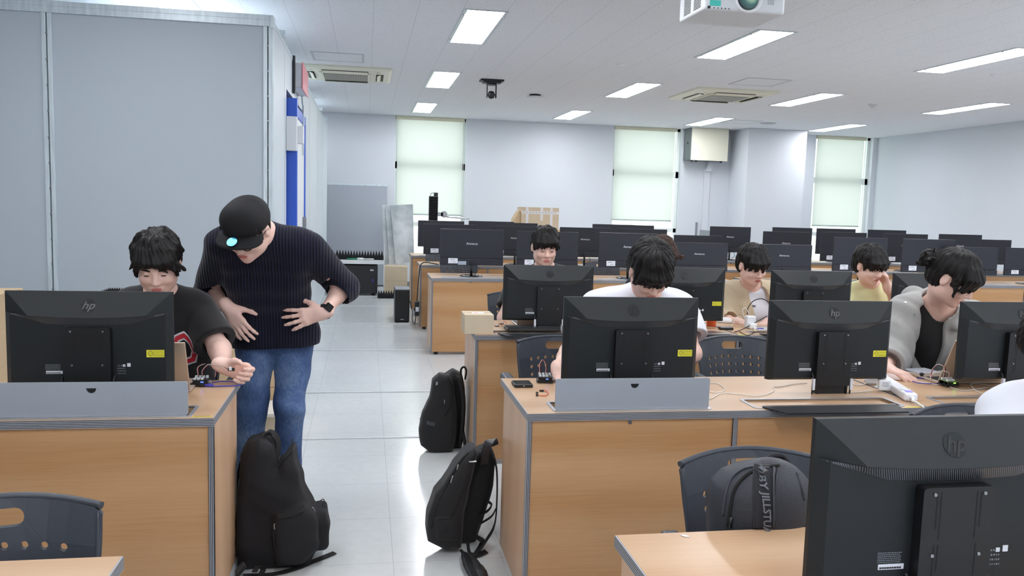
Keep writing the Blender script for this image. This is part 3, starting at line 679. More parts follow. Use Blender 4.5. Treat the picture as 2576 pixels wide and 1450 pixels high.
# ---------------------------------------------------------------- perforated plastic chairs (local: floor under the back, back faces -y)
def make_chair():
    T = thing('office_chair'); W2, z0, z1 = .20, .44, .80
    def bend(x, y, z):
        t_ = (z-z0)/(z1-z0); return (x*(.88+.12*t_), y - 1.5*x*x + .13 + .08*max(0., t_)**1.6, z - .45*x*x*(t_ > .5)*t_)
    outer = []
    outer += [(-W2+.03, z0), (W2-.03, z0), (W2, z0+.05)]
    outer += [(W2, z) for z in (z0+.12, z0+.2, z0+.28)] + [(W2+.004, z1-.014)]
    outer += [(W2*c, z1) for c in (.9, .7, .5, .3, .1, -.1, -.3, -.5, -.7, -.9)]
    outer += [(-W2-.004, z1-.014)] + [(-W2, z) for z in (z0+.28, z0+.2, z0+.12, z0+.05)]
    holes = [rrect(-.054, .054, z1-.056, z1-.020, .017, 5)]
    for r in range(5):
        for c in range(8):
            x = -.133+.038*c; z = z1-.092-.036*r
            holes.append([(x+.0075*math.cos(2*PI*k/10), z+.0085*math.sin(2*PI*k/10)) for k in range(10)])
    bm = BM(); hole_plate(bm, outer, holes, -.007, .007, 'y', bend); obj('backrest', bm, CHAIRM, T)
    bm = BM(); pts = [Vector(bend(x, 0, z)) for x, z in [(-W2, z0+.1), (-W2, z0+.2), (-W2, z0+.28), (-W2+.004, z1-.012)]] ; tube(bm, pts, .007, 8, 4)
    pts = [Vector(bend(x, 0, z)) for x, z in [(W2, z0+.1), (W2, z0+.2), (W2, z0+.28), (W2-.004, z1-.012)]]; tube(bm, pts, .007, 8, 4)
    pts = [Vector(bend(x*W2, 0, z1)) for x in (-1, -.9, -.7, -.5, -.3, -.1, .1, .3, .5, .7, .9, 1)]; tube(bm, pts, .0085, 8, 4); obj('backrest_rim', bm, CHAIRM, T)
    bm = BM(); box(bm, -.225, .225, -.36, .08, .425, .465, .018, 4); obj('seat', bm, mat('chair_seat_fabric', (38, 40, 46), .9, bump=.3, bscale=400), T)
    for s in (-1, 1):
        bm = BM(); tube(bm, [(s*.23, -.22, .44), (s*.275, -.2, .47), (s*.275, -.18, .60), (s*.275, -.16, .645)], .012, 8); tube(bm, [(s*.2, .07, .45), (s*.235, .09, .52), (s*.225, .095, .62)], .014, 8); ar = obj('arm', bm, BLACKP, T)
        bm = BM(); box(bm, s*.275-.024, s*.275+.024, -.30, .02, .64, .668, .012, 3); obj('armrest_pad', bm, CHAIRM, ar)
    bm = BM(); cyl(bm, (0, -.13, .10), (0, -.13, .425), .022); cyl(bm, (0, -.13, .10), (0, -.13, .26), .034); obj('gas_column', bm, BLACKP, T)
    for k in range(5):
        a = 2*PI*k/5+.3; p = (.27*math.cos(a), -.13+.27*math.sin(a))
        bm = BM(); tube(bm, [(0, -.13, .11), (p[0]*.5, -.13+(p[1]+.13)*.5, .10), (p[0], p[1], .07)], .02, 8, 4, rr=(.024, .014)); lg = obj('leg', bm, BLACKP, T)
        bm = BM(); cyl(bm, (p[0]-.012, p[1], .026), (p[0]+.012, p[1], .026), .026, 16); obj('caster', bm, BLACKM, lg)
    return T
C0 = make_chair(); uc = []
def chair(x, y, rz, label):
    if uc: o = clone(C0, (x, y, 0), rz)
    else: uc.append(1); o = C0; o.location = (x, y, 0); o.rotation_euler = (0, 0, rz)
    return tag(o, label, 'chair', 'charcoal office chairs with perforated backs')
chair(-.70, 1.60, .20, 'empty charcoal chair with perforated back at the lower edge beside the bare desk corner')
chair(.995, 1.80, 0., 'charcoal chair with a black backpack hanging on it')
chair(1.80, 3.64, .0, 'empty charcoal chair with its oval handle hole seen between two monitor backs')
chair(.905, 3.64, 0., 'charcoal chair under the student in the white T-shirt')
chair(2.42, 3.62, 0., 'charcoal chair under the student in the grey hooded jacket')
chair(-.82, 3.62, 0., 'charcoal chair under the student in the lettered black T-shirt')
chair(1.05, 5.60, 0., 'charcoal chair under the student behind the monitor with white cable tags')
chair(1.88, 5.60, 0., 'charcoal chair under the brown-haired student')
chair(2.52, 5.60, 0., 'charcoal chair under the student in the beige shirt')
chair(3.24, 5.60, 0., 'charcoal chair under the student in the yellow T-shirt')
chair(1.95, 2.22, 0., 'charcoal chair under the person in the white top at the edge')
for x, y, l in ((1.0, 8.83, 'charcoal chair between the first and second rows of flat monitors, by the aisle'), (.95, 10.38, 'charcoal chair between the second and third rows of flat monitors, by the aisle'), (2.62, 8.85, 'charcoal chair behind the third flat monitor of the first row'), (6.5, 11.98, 'charcoal chair standing before the corner window')):
    chair(x, y, 0., l)
# ---------------------------------------------------------------- smooth solids: distance fields meshed by surface nets
def A3(p): return np.array((p[0], p[1], p[2]), dtype=np.float64)
class Vol:
    def __init__(s, lo, hi, h):
        s.h = h; s.lo = A3(lo); s.n = np.maximum(3, np.ceil((A3(hi)-s.lo)/h).astype(int)+1)
        s.F = np.full(s.n, .5, dtype=np.float32)
    def win(s, a, b, pad):
        i0 = np.clip(np.floor((a-pad-s.lo)/s.h).astype(int), 0, s.n-1); i1 = np.clip(np.ceil((b+pad-s.lo)/s.h).astype(int)+1, 1, s.n)
        if (i1 <= i0).any(): return None, None
        ax = [(s.lo[k]+s.h*np.arange(i0[k], i1[k])).astype(np.float32) for k in range(3)]
        return tuple(slice(i0[k], i1[k]) for k in range(3)), (ax[0][:, None, None], ax[1][None, :, None], ax[2][None, None, :])
    def put(s, sl, d, k, op):
        F = s.F[sl]
        if op == 'u':
            if k > 0: e = np.maximum(k-np.abs(F-d), 0)/k; s.F[sl] = np.minimum(F, d)-e*e*k*.25
            else: s.F[sl] = np.minimum(F, d)
        else:
            d = -d
            if k > 0: e = np.maximum(k-np.abs(F-d), 0)/k; s.F[sl] = np.maximum(F, d)+e*e*k*.25
            else: s.F[sl] = np.maximum(F, d)
    def cap(s, a, b, ra, rb=None, k=.02, op='u'):
        a = A3(a); b = A3(b); rb = ra if rb is None else rb; m = max(ra, rb)
        sl, P = s.win(np.minimum(a, b)-m, np.maximum(a, b)+m, k+.02)
        if sl is None: return s
        ab = b-a; L2 = max(float(ab@ab), 1e-9)
        q = [P[i]-np.float32(a[i]) for i in range(3)]
        t = np.clip((q[0]*ab[0]+q[1]*ab[1]+q[2]*ab[2])/L2, 0, 1)
        d = np.sqrt((q[0]-t*ab[0])**2+(q[1]-t*ab[1])**2+(q[2]-t*ab[2])**2)-(ra+(rb-ra)*t)
        s.put(sl, d.astype(np.float32), k, op); return s
    def ell(s, c, r, R=None, k=.02, op='u'):
        c = A3(c); m = max(r); sl, P = s.win(c-m, c+m, k+.02)
        if sl is None: return s
        q = [P[i]-np.float32(c[i]) for i in range(3)]
        if R is not None: q = [q[0]*R[0][i]+q[1]*R[1][i]+q[2]*R[2][i] for i in range(3)]   # R columns = local axes
        k0 = np.sqrt((q[0]/r[0])**2+(q[1]/r[1])**2+(q[2]/r[2])**2); k1 = np.sqrt((q[0]/r[0]**2)**2+(q[1]/r[1]**2)**2+(q[2]/r[2]**2)**2)+1e-9
        s.put(sl, (k0*(k0-1)/k1).astype(np.float32), k, op); return s
    def box(s, c, hf, R=None, r=.01, k=.01, op='u'):
        c = A3(c); m = math.sqrt(sum(q*q for q in hf)); sl, P = s.win(c-m, c+m, k+.02)
        if sl is None: return s
        q = [P[i]-np.float32(c[i]) for i in range(3)]
        if R is not None: q = [q[0]*R[0][i]+q[1]*R[1][i]+q[2]*R[2][i] for i in range(3)]
        q = [np.abs(q[i])-(hf[i]-r) for i in range(3)]
        d = np.sqrt(np.maximum(q[0], 0)**2+np.maximum(q[1], 0)**2+np.maximum(q[2], 0)**2)+np.minimum(np.maximum(np.maximum(q[0], q[1]), q[2]), 0)-r
        s.put(sl, d.astype(np.float32), k, op); return s
    def poly(s, pts, yc, hd, r=.04, k=.02, op='u', lean=0.):
        'rounded slab: outline pts in (x, z), half depth hd about y = yc (+ lean*z)'
        pts = np.array(pts); lo = np.array([pts[:, 0].min(), yc-hd-abs(lean)*.6, pts[:, 1].min()]); hi = np.array([pts[:, 0].max(), yc+hd+abs(lean)*.6, pts[:, 1].max()])
        sl, P = s.win(lo, hi, k+.03)
        X, Z = np.broadcast_arrays(P[0][:, 0, :], P[2][:, 0, :]); d2 = np.full(X.shape, 1e9); ins = np.zeros(X.shape, bool); n = len(pts)
        for i in range(n):
            a, b = pts[i], pts[(i+1) % n]; e = b-a; wx, wz = X-a[0], Z-a[1]; t = np.clip((wx*e[0]+wz*e[1])/(e@e), 0, 1)
            d2 = np.minimum(d2, (wx-e[0]*t)**2+(wz-e[1]*t)**2); c = (a[1] > Z) != (b[1] > Z)
            if e[1] != 0: ins ^= c & (X < e[0]*(Z-a[1])/e[1]+a[0])
        d = np.sqrt(d2)*np.where(ins, -1, 1); d = d[:, None, :]+r; q = np.abs(P[1]-yc-lean*P[2])-(hd-r)
        s.put(sl, (np.sqrt(np.maximum(d, 0)**2+np.maximum(q, 0)**2)+np.minimum(np.maximum(d, q), 0)-r).astype(np.float32), k, op); return s
    def plane(s, c, n, k=.004):
        'keep the side away from n'
        n = A3(n)/np.linalg.norm(A3(n)); ax = [(s.lo[i]+s.h*np.arange(s.n[i])).astype(np.float32) for i in range(3)]
        d = (ax[0][:, None, None]-c[0])*n[0]+(ax[1][None, :, None]-c[1])*n[1]+(ax[2][None, None, :]-c[2])*n[2]
        s.F = np.maximum(s.F, d.astype(np.float32)); return s
    def disp(s, fn, band=.03):
        I = np.nonzero(np.abs(s.F) < band); P = s.lo+s.h*np.stack(I, 1); s.F[I] += fn(P[:, 0], P[:, 1], P[:, 2]).astype(np.float32); return s
    def mesh(s, name, m, parent=None, origin=(0, 0, 0), relax=1, label=None):
        F = s.F; F[0] = F[-1] = .5; F[:, 0] = F[:, -1] = .5; F[:, :, 0] = F[:, :, -1] = .5
        S = F < 0; c = np.zeros(tuple(s.n-1), np.uint8)
        for i in (0, 1):
            for j in (0, 1):
                for k in (0, 1): c += S[i:s.n[0]-1+i, j:s.n[1]-1+j, k:s.n[2]-1+k]
        I = np.stack(np.nonzero((c > 0) & (c < 8)), 1); del c
        acc = np.zeros((len(I), 3)); cnt = np.zeros(len(I)); cor = [(i, j, k) for i in (0, 1) for j in (0, 1) for k in (0, 1)]
        val = {q: F[I[:, 0]+q[0], I[:, 1]+q[1], I[:, 2]+q[2]].astype(np.float64) for q in cor}
        for q in cor:
            for ax in range(3):
                if q[ax]: continue
                r = list(q); r[ax] = 1; r = tuple(r); va, vb = val[q], val[r]; x = (va < 0) != (vb < 0)
                t = np.where(x, va/np.where(np.abs(va-vb) < 1e-12, 1, va-vb), 0)
                for d in range(3): acc[:, d] += np.where(x, q[d]+(t if d == ax else 0), 0)
                cnt += x
        V = s.lo+s.h*(I+acc/np.maximum(cnt, 1)[:, None])
        ID = np.full(tuple(s.n-1), -1, np.int32); ID[I[:, 0], I[:, 1], I[:, 2]] = np.arange(len(I)); Q = []
        for ax in range(3):
            a = [slice(None)]*3; b = [slice(None)]*3; a[ax] = slice(0, -1); b[ax] = slice(1, None)
            E = np.stack(np.nonzero(S[tuple(a)] != S[tuple(b)]), 1); u, v = (ax+1) % 3, (ax+2) % 3
            E = E[(E[:, u] > 0) & (E[:, v] > 0) & (E[:, u] < s.n[u]-1) & (E[:, v] < s.n[v]-1)]
            def cid(du, dv):
                w_ = E.copy(); w_[:, u] -= du; w_[:, v] -= dv; return ID[w_[:, 0], w_[:, 1], w_[:, 2]]
            q = np.stack([cid(1, 1), cid(0, 1), cid(0, 0), cid(1, 0)], 1); inside = S[E[:, 0], E[:, 1], E[:, 2]]
            q[~inside] = q[~inside][:, ::-1]; Q.append(q)
        Q = np.concatenate(Q); Q = Q[(Q >= 0).all(1)]
        for _ in range(relax):       # light Laplacian smoothing
            s_ = np.zeros_like(V); n_ = np.zeros(len(V))
            for i in range(4):
                for j in ((i+1) % 4, (i+3) % 4): 
                    for d in range(3): s_[:, d] += np.bincount(Q[:, i], V[Q[:, j], d], len(V))
                    n_ += np.bincount(Q[:, i], minlength=len(V))
            V = V*.5+.5*s_/np.maximum(n_, 1)[:, None]
        V = V-A3(origin)
        me = bpy.data.meshes.new(name); me.vertices.add(len(V)); me.vertices.foreach_set('co', V.astype(np.float32).ravel())
        me.loops.add(Q.size); me.loops.foreach_set('vertex_index', Q.astype(np.int32).ravel()); me.polygons.add(len(Q))
        me.polygons.foreach_set('loop_start', np.arange(0, Q.size, 4, dtype=np.int32)); me.polygons.foreach_set('use_smooth', [True]*len(Q))
        me.update(calc_edges=True); me.validate(); me.materials.append(m)
        o = bpy.data.objects.new(name, me); COL.objects.link(o)
        if parent: o.parent = parent
        if label: o['label'] = label
        return o

def frame(f, u):
    'matrix with columns right, forward, up'
    f = Vector(f).normalized(); r = f.cross(Vector(u)).normalized(); u = r.cross(f)
    return r, f, u
def folds(seed, amp, freq=22, d1=(0, .3, 1), d2=(1, .4, .2)):
    rs = np.random.RandomState(seed); ph = rs.rand(8)*6.28; d1 = np.array(d1)/np.linalg.norm(d1); d2 = np.array(d2)/np.linalg.norm(d2)
    def fn(x, y, z):
        a = x*d1[0]+y*d1[1]+z*d1[2]; b = x*d2[0]+y*d2[1]+z*d2[2]
        w_ = np.sin(a*freq+1.8*np.sin(b*freq*.45+ph[0])+ph[1])*.5+np.sin(a*freq*1.9+1.4*np.sin(b*freq*.8+ph[2])+x*9+ph[3])*.28+np.sin(a*freq*.6-b*freq*.7+ph[4])*.3
        return amp*w_
    return fn

# ---------------------------------------------------------------- people
t = new('skin', .5, .4); v, x = t.coord()
t.L.new(t.ramp(t.noise(v, 9, 4), [(.35, (228, 186, 170)), (.65, (240, 204, 190))]), t.b.inputs['Base Color'])
t.b.inputs['Subsurface Weight'].default_value = .0
SKIN = t.m
def hairmat(name, a, b):
    t = new(name, .55, .3); v, x = t.coord()
    t.L.new(t.ramp(t.noise(v, 60, 4, (1, 1, .18)), [(.3, a), (.7, b)]), t.b.inputs['Base Color']); t.bump(t.noise(v, 190, 3, (1, 1, .12)), .5, .003); return t.m
HAIRB = hairmat('black_hair', (9, 8, 9), (24, 21, 21)); HAIRBR = hairmat('brown_hair', (30, 20, 15), (74, 50, 37))
LIP = mat('lips', (190, 112, 106), .45); EYEW = mat('eye', (205, 202, 200), .2); IRIS = mat('iris', (30, 22, 18), .15)

def head_prims(V, C, R, k=1.):
    'R = (right, forward, up)'
    r, f, u = R; C = Vector(C)
    def P(x, y, z): return C+r*x+f*y+u*z
    Rm = [[r[i], f[i], u[i]] for i in range(3)]
    E = lambda p, rad, kk=.02, op='u': V.ell(P(*p), rad, Rm, kk, op)
    E((0, -.012, .035), (.076, .094, .084)); E((0, .022, -.030), (.062, .068, .080), .03)
    E((0, .048, -.083), (.036, .036, .026), .03)
    for s in (-1, 1):
        E((s*.043, .012, -.058), (.022, .038, .032), .03); E((s*.036, .066, -.028), (.024, .022, .020), .025)
        V.cap(P(s*.014, .084, .020), P(s*.042, .074, .018), .008, .006, .014)
        V.ell(P(s*.031, .096, .002), (.014, .012, .010), Rm, .014, 's')
        V.cap(P(s*.010, .098, -.034), P(s*.012, .094, -.034), .0065, .006, .007)
        E((s*.079, -.006, -.004), (.009, .019, .031), .010); V.ell(P(s*.089, -.002, .002), (.006, .009, .014), Rm, .004, 's')
    for s in (-1, 1): V.ell(P(s*.031, .0815, .003), (.0135, .0095, .0085), Rm, .006)
    V.cap(P(0, .086, .010), P(0, .106, -.028), .0075, .0105, .012)
    V.cap(P(-.016, .083, -.062), P(.016, .083, -.062), .010, .010, .012)
    V.cap(P(0, .068, -.094), P(0, .070, -.096), .017, .017, .02)
    return P
def head_bits(root, P, R, o, hair=HAIRB, eyes=True, brows=True):
    r, f, u = R; Rm = [[r[i], f[i], u[i]] for i in range(3)]
    def small(name, m, fn, h=.0018, pad=.03, c=(0, .08, 0)):
        c = P(*c); V = Vol(c-Vector((pad,)*3), c+Vector((pad,)*3), h); fn(V); return V.mesh(name, m, root, o, 1)
    def lips(V):
        V.ell(P(0, .0925, -.0605), (.021, .006, .0042), Rm, .002); V.ell(P(0, .0915, -.068), (.018, .0065, .0048), Rm, .001)
    small('lips', LIP, lips, .0016, .028, (0, .092, -.064))
    for s in (-1, 1):
        if eyes: small('eye', IRIS, lambda V: V.ell(P(s*.031, .0895, -.0018), (.0105, .0030, .0019), Rm, 0), .0013, .016, (s*.031, .0895, -.002))
        if brows: small('eyebrow', hair, lambda V: (V.cap(P(s*.017, .0905, .0185), P(s*.034, .0895, .0235), .0030, .0034, .001), V.cap(P(s*.034, .0895, .0235), P(s*.049, .079, .0195), .0034, .0018, .001)), .0015, .032, (s*.033, .085, .02))

def hand_prims(V, w, d, n, thumb, curl=(.25, .35, .25), spread=.05, sc=1., thumb_in=.3, kk=.006):
    'w wrist, d towards the fingertips, n out of the palm, thumb = side of the thumb'
    d = Vector(d).normalized(); n = Vector(n); n = (n-d*n.dot(d)).normalized(); t_ = Vector(thumb); t_ = (t_-d*t_.dot(d)-n*t_.dot(n)).normalized(); w = Vector(w)
    cu = curl if isinstance(curl[0], (tuple, list)) else [curl]*4
    V.cap(w-d*.02, w+d*.02, .024*sc, .024*sc, .02)
    tips = []
    for i, (o, L) in enumerate(((.030, .96), (.0105, 1.06), (-.0095, 1.0), (-.028, .8))):
        kn = w+d*(.088 if i < 3 else .08)*sc+t_*o*sc*1.03; V.cap(w+d*.012+t_*o*.55*sc, kn, .0150*sc, .0112*sc, .014)
        a = 0; p = kn; dd = (d+t_*spread*(1.5-i)).normalized()
        for j, (l, q) in enumerate(zip((.043, .026, .021), cu[i])):
            a += q; e = dd*math.cos(a)+n*math.sin(a); p2 = p+e*l*L*sc; V.cap(p, p2, (.0095, .0086, .0079)[j]*sc, (.0086, .0079, .0068)[j]*sc, kk if j else .009); p = p2
        tips.append(p)
    b = w+d*.022*sc+t_*.022*sc+n*.006; e = (t_*.75+d*.62+n*thumb_in).normalized(); p = b
    V.cap(w+d*.01, b+e*.03*sc, .018*sc, .0145*sc, .014)
    for l, r1, r2 in ((.042, .0150, .0115), (.030, .0115, .0100), (.024, .0100, .0078)):
        p2 = p+e*l*sc; V.cap(p, p2, r1*sc, r2*sc, .008); p = p2; e = (e+d*.28+n*thumb_in*.5-t_*.12).normalized()
    return tips

def torso_prims(V, J, g=0., k=.05, w=1.):
    sR, sL, pe, nk = (Vector(J[q]) for q in ('shR', 'shL', 'pelvis', 'neck')); X = (sL-sR).normalized(); mid = (sR+sL)/2
    ch = Vector(J.get('chest', mid.lerp(pe, .3))); bel = Vector(J.get('belly', ch.lerp(pe, .5))); hw = (sL-sR).length/2
    for c, ww, r in ((pe, .088, .104), (pe.lerp(bel, .5), .080, .100), (bel, .074, .098), (bel.lerp(ch, .5), .082, .104), (ch, .090, .110)):
        V.cap(c-X*ww*w, c+X*ww*w, r*w+g, None, k)
    V.cap(mid.lerp(ch, .35)-X*(hw-.065), mid.lerp(ch, .35)+X*(hw-.065), .086*w+g, None, k)
    V.cap(sR+X*.03, sL-X*.03, .058+g, None, k)
    return X, mid, ch
def neck_prims(V, J, C, R, g=0.):
    r, f, u = R; nk = Vector(J['neck']); V.cap(nk, Vector(C)-f*.022-u*.055, .056+g, .053+g, .02)
    V.cap(nk, Vector(J['shR']).lerp(nk, .35), .055+g, .045+g, .04); V.cap(nk, Vector(J['shL']).lerp(nk, .35), .055+g, .045+g, .04)

def garment(root, J, C, R, o, lo, hi, d, cv, seed, bw=1.):
    V = Vol(lo-Vector((.04,)*3), hi+Vector((.04,)*3), cv); g = d.get('g', .014); w = d.get('w', bw)
    sl = d.get('sleeve', .75); sw = d.get('sw', .018); se = d.get('se', sw); ka = d.get('ka', .03)
    sR_, sL_ = J['shR'], J['shL']; mid = (sR_+sL_)/2
    if sl is not None:
        for s in 'RL':
            a, b, c = J['sh'+s], J['el'+s], J['wr'+s]
            if sl <= 1: V.cap(a, a.lerp(b, sl), .054+g, .044+se+g*.5, ka)
            else: V.cap(a, b, .054+g, .046+sw, ka); V.cap(b, b.lerp(c, sl-1), .046+sw, .040+se, ka)
            p0, p1, tt = (a, b, sl) if sl <= 1 else (b, c, sl-1); e = p0.lerp(p1, tt); q = (p1-p0).normalized(); hb = .050+se+.012
            V.box(e+q*.08, (hb, hb, .08), [[k_[i] for k_ in frame_cols(q)] for i in range(3)], .002, .003, 's')
            V.cap(e-q*.012, e+q*.12, (.038+se*.75) if sl > 1 else (.044+se*.5), None, .004, 's')
    X, mid, ch = torso_prims(V, J, g, ka, w)
    for s in 'RL': V.cap(J['neck'].lerp(mid, .3), J['sh'+s].lerp(J['neck'], .35), .055+g, .05+g, .04)
    if d.get('collar'): V.cap(J['neck'], J['neck']+(C-J['neck'])*.24, .066, .062, .02)
    if d.get('extra'): d['extra'](V)
    V.disp(folds(d.get('seed', seed), d.get('fold', .0045), d.get('freq', 24), d.get('d1', (.3, .3, 1)), d.get('d2', (1, .4, .2))))
    if d.get('fold2'): V.disp(folds(seed+9, d['fold2'], 55, (.9, .2, .4), (.2, .4, 1)))
    if d.get('hem'): V.plane(*d['hem'])
    nd = (C-J['neck']).normalized(); nr = d.get('neck_r', .062)
    V.cap(J['neck']+nd*d.get('neck_h', .035), J['neck']+nd*.22, nr, nr+.01, .006, 's')
    for cut in d.get('cuts', ()): V.cap(*cut[:4], .008, 's')
    if d.get('open'):      # front opening: centre line from the throat to the hem
        p, q2, hw_, dp = d['open']; p = Vector(p); q2 = Vector(q2); ax = (q2-p).normalized(); nn = Vector((0, -1, 0)); nn = (nn-ax*nn.dot(ax)).normalized(); xx = ax.cross(nn)
        V.box((p+q2)/2+nn*(dp), (hw_, .10, (q2-p).length/2), [[k_[i] for k_ in (xx, nn, ax)] for i in range(3)], .03, .01, 's')
    return V.mesh(d.get('name', 'shirt'), d['m'], root, o, 1)

def person(name, label, J, head, shirt=None, pants=None, hands=(None, None), vox=.005, origin=None, legs=True, seed=1, headbits=True, hair=HAIRB, cvox=None, w=1.):
    J = {k: Vector(v) for k, v in J.items()}; C, f, u = head; R = frame(f, u)
    o = Vector(origin) if origin else Vector((J['pelvis'].x, J['pelvis'].y, 0)); root = thing(name, o, label=label, cat='person')
    pts = [v for k, v in J.items() if legs or k not in ('knR', 'knL', 'anR', 'anL')]
    lo = Vector([min(p[i] for p in pts) for i in range(3)])-Vector((.17,)*3); hi = Vector([max(p[i] for p in pts) for i in range(3)])+Vector((.17,)*3)
    C = Vector(C); lo = Vector([min(lo[i], C[i]-.14) for i in range(3)]); hi = Vector([max(hi[i], C[i]+.14) for i in range(3)])
    V = Vol(lo, hi, vox); torso_prims(V, J, -.006, .05, w*.95); neck_prims(V, J, C, R); P = head_prims(V, C, R)
    for s in 'RL':
        V.cap(J['sh'+s], J['el'+s], .050, .040, .03); V.cap(J['el'+s], J['wr'+s], .040, .026, .02)
        V.cap(J['el'+s], J['el'+s].lerp(J['wr'+s], .35), .041, .038, .02)
        if legs:
            V.cap(J['hi'+s], J['kn'+s], .080, .054, .04); V.cap(J['kn'+s], J['an'+s], .052, .036, .03); V.cap(J['an'+s], J['an'+s]+J.get('toe', Vector((0, -.13, -.03))), .038, .03, .03)
        h = hands[0 if s == 'R' else 1]
        if h is None:
            d = (J['wr'+s]-J['el'+s]).normalized(); h = dict(d=d, n=(0, 0, -1), thumb=(1 if s == 'R' else -1, 0, 0))
        hand_prims(V, J['wr'+s], **h)
    body = V.mesh('body', SKIN, root, o, 1); del V
    if headbits: head_bits(root, P, R, o, hair)
    for sh_ in (shirt if isinstance(shirt, (list, tuple)) else [shirt] if shirt else []): garment(root, J, C, R, o, lo, hi, sh_, cvox or max(vox, .005), seed, w)
    if pants and legs:
        ks = [J[q] for q in ('pelvis', 'hiR', 'hiL', 'knR', 'knL', 'anR', 'anL')]
        l2 = Vector([min(p[i] for p in ks) for i in range(3)])-Vector((.17,)*3); h2 = Vector([max(p[i] for p in ks) for i in range(3)])+Vector((.17,)*3)
        V = Vol(l2, h2, cvox or max(vox, .006)); X = (J['hiL']-J['hiR']).normalized(); pe = J['pelvis']
        V.cap(pe-X*.085, pe+X*.085, pants.get('hip', .108), None, .05)
        for s in 'RL':
            V.cap(J['hi'+s], J['kn'+s], pants.get('th', .092), pants.get('kn', .066), .02); V.cap(J['kn'+s], J['an'+s]+Vector((0, 0, .02)), pants.get('kn', .066), pants.get('cuff', .058), .02)
        V.disp(folds(seed+5, pants.get('fold', .0045), 26, (.1, .3, 1), (1, .2, .3)))
        if pants.get('top'): V.plane(pants['top'][0], pants['top'][1])
        V.mesh(pants.get('name', 'trousers'), pants['m'], root, o, 1); del V
        for s in 'RL':
            a = J['an'+s]; toe = J.get('toe', Vector((0, -.13, -.03))); td = Vector((toe.x, toe.y, 0)).normalized()
            V = Vol(a-Vector((.25, .25, .14)), a+Vector((.25, .25, .1)), .006); z = a.z-.045
            V.cap((a.x-td.x*.04, a.y-td.y*.04, z), (a.x, a.y, a.z), .040, .044, .03); V.cap((a.x, a.y, z-.0), (a.x+td.x*.15, a.y+td.y*.15, z-.005), .044, .036, .03)
            V.plane((0, 0, .002), (0, 0, -1)); V.mesh('shoe', pants.get('shoe', BLACKP), root, o, 1); del V
    return root, P, R, o, J
def frame_cols(d):
    d = Vector(d).normalized(); a = d.orthogonal().normalized(); b = d.cross(a); return a, b, d

def hair_cap(root, P, R, o, m, style, seed=3, name='hair', h=.004):
    r, f, u = R; Rm = [[r[i], f[i], u[i]] for i in range(3)]; c = P(0, 0, 0); pad = Vector((.19,)*3)
    V = Vol(c-pad, c+pad, h); vol = style.get('vol', 0)
    V.ell(P(0, -.015, .042), (.087+vol, .104+vol, .088+vol), Rm, .01)
    V.ell(P(0, -.045, -.01), (.078+vol, .070+vol, .080), Rm, .03)
    # clear the face and the neck
    V.box(P(0, .10, style.get('face', -.055)), (.062, .075, .078), Rm, .03, .02, 's')
    V.box(P(0, .03, style.get('low', -.16)), (.2, .2, .085), Rm, .01, .02, 's')
    for s in (-1, 1):
        if style.get('ears', True): V.ell(P(s*.092, .0, -.012), (.03, .028, .040), Rm, .012, 's')
        V.cap(P(s*.074, .035, .04), P(s*.074, .04, style.get('side', -.005)), .012, .006, .012)
    rs = random.Random(seed)
    n = style.get('bangs', 13)
    for i in range(n):
        x = -.062+.124*i/(n-1); part = style.get('part', 0)
        x1 = x+rs.uniform(-.012, .012)+(x-part)*style.get('sweep', .3); l = style.get('len', .03)*rs.uniform(.8, 1.15)*(1-.35*(abs(x-part) < .02)*style.get('gap', 1))
        y = math.sqrt(max(0, 1-(x/.09)**2))*.088
        V.cap(P(x*.8, y*.72, .085), P(x, y+.006+vol, .055), .016, .013, .01)
        V.cap(P(x, y+.006+vol, .055), P(x1, y+.006+vol*.5, .055-l), .012, .005, .006)
    for i in range(style.get('tufts', 26)):
        a = rs.uniform(0, 2*PI); e = rs.uniform(.25, 1.2); q = (math.cos(a)*math.cos(e), math.sin(a)*math.cos(e), math.sin(e))
        if q[1] > .55 and e < .5: continue
        p0 = (q[0]*.082, -.015+q[1]*.097, .042+q[2]*.083); p1 = (p0[0]*1.08+rs.uniform(-.02, .02), p0[1]*1.06+rs.uniform(-.02, .02), p0[2]*1.02-.028)
        V.cap(P(*p0), P(*p1), .015+vol*.5, .006, .012)
    if style.get('extra'): style['extra'](V, P, Rm)
    cx = np.array(P(0, -.03, .1)); rr = np.array(r); ff = np.array(f); uu = np.array(u)
    def strand(x, y, z):
        X = (x-cx[0])*rr[0]+(y-cx[1])*rr[1]+(z-cx[2])*rr[2]; Y = (x-cx[0])*ff[0]+(y-cx[1])*ff[1]+(z-cx[2])*ff[2]; Z = (x-cx[0])*uu[0]+(y-cx[1])*uu[1]+(z-cx[2])*uu[2]
        a = np.arctan2(Y, X); return .0016*np.sin(a*46+6*np.sin(Z*30))+.0020*np.sin(a*19+Z*25)
    V.disp(strand, .02); return V.mesh(name, m, root, o, 0)

def Y_(u, v, y): return at(u, v, 'Y', y)
def floorz(p, z): return Vector((p.x, p.y, z))
def seated(J, desk_y, x=None):
    'hips, knees and ankles of someone on a chair with the knees under the desk'
    pe = J['pelvis']; X = (Vector(J['shL'])-Vector(J['shR'])); X.z = 0; X.normalize()
    for s, k in (('R', -1), ('L', 1)):
        h = pe+X*.085*k; h.z = pe.z-.02; J['hi'+s] = h; J['kn'+s] = Vector((h.x+X.x*.05*k, h.y-.40, .50)); J['an'+s] = Vector((h.x+X.x*.04*k, h.y-.33, .085))
    return J

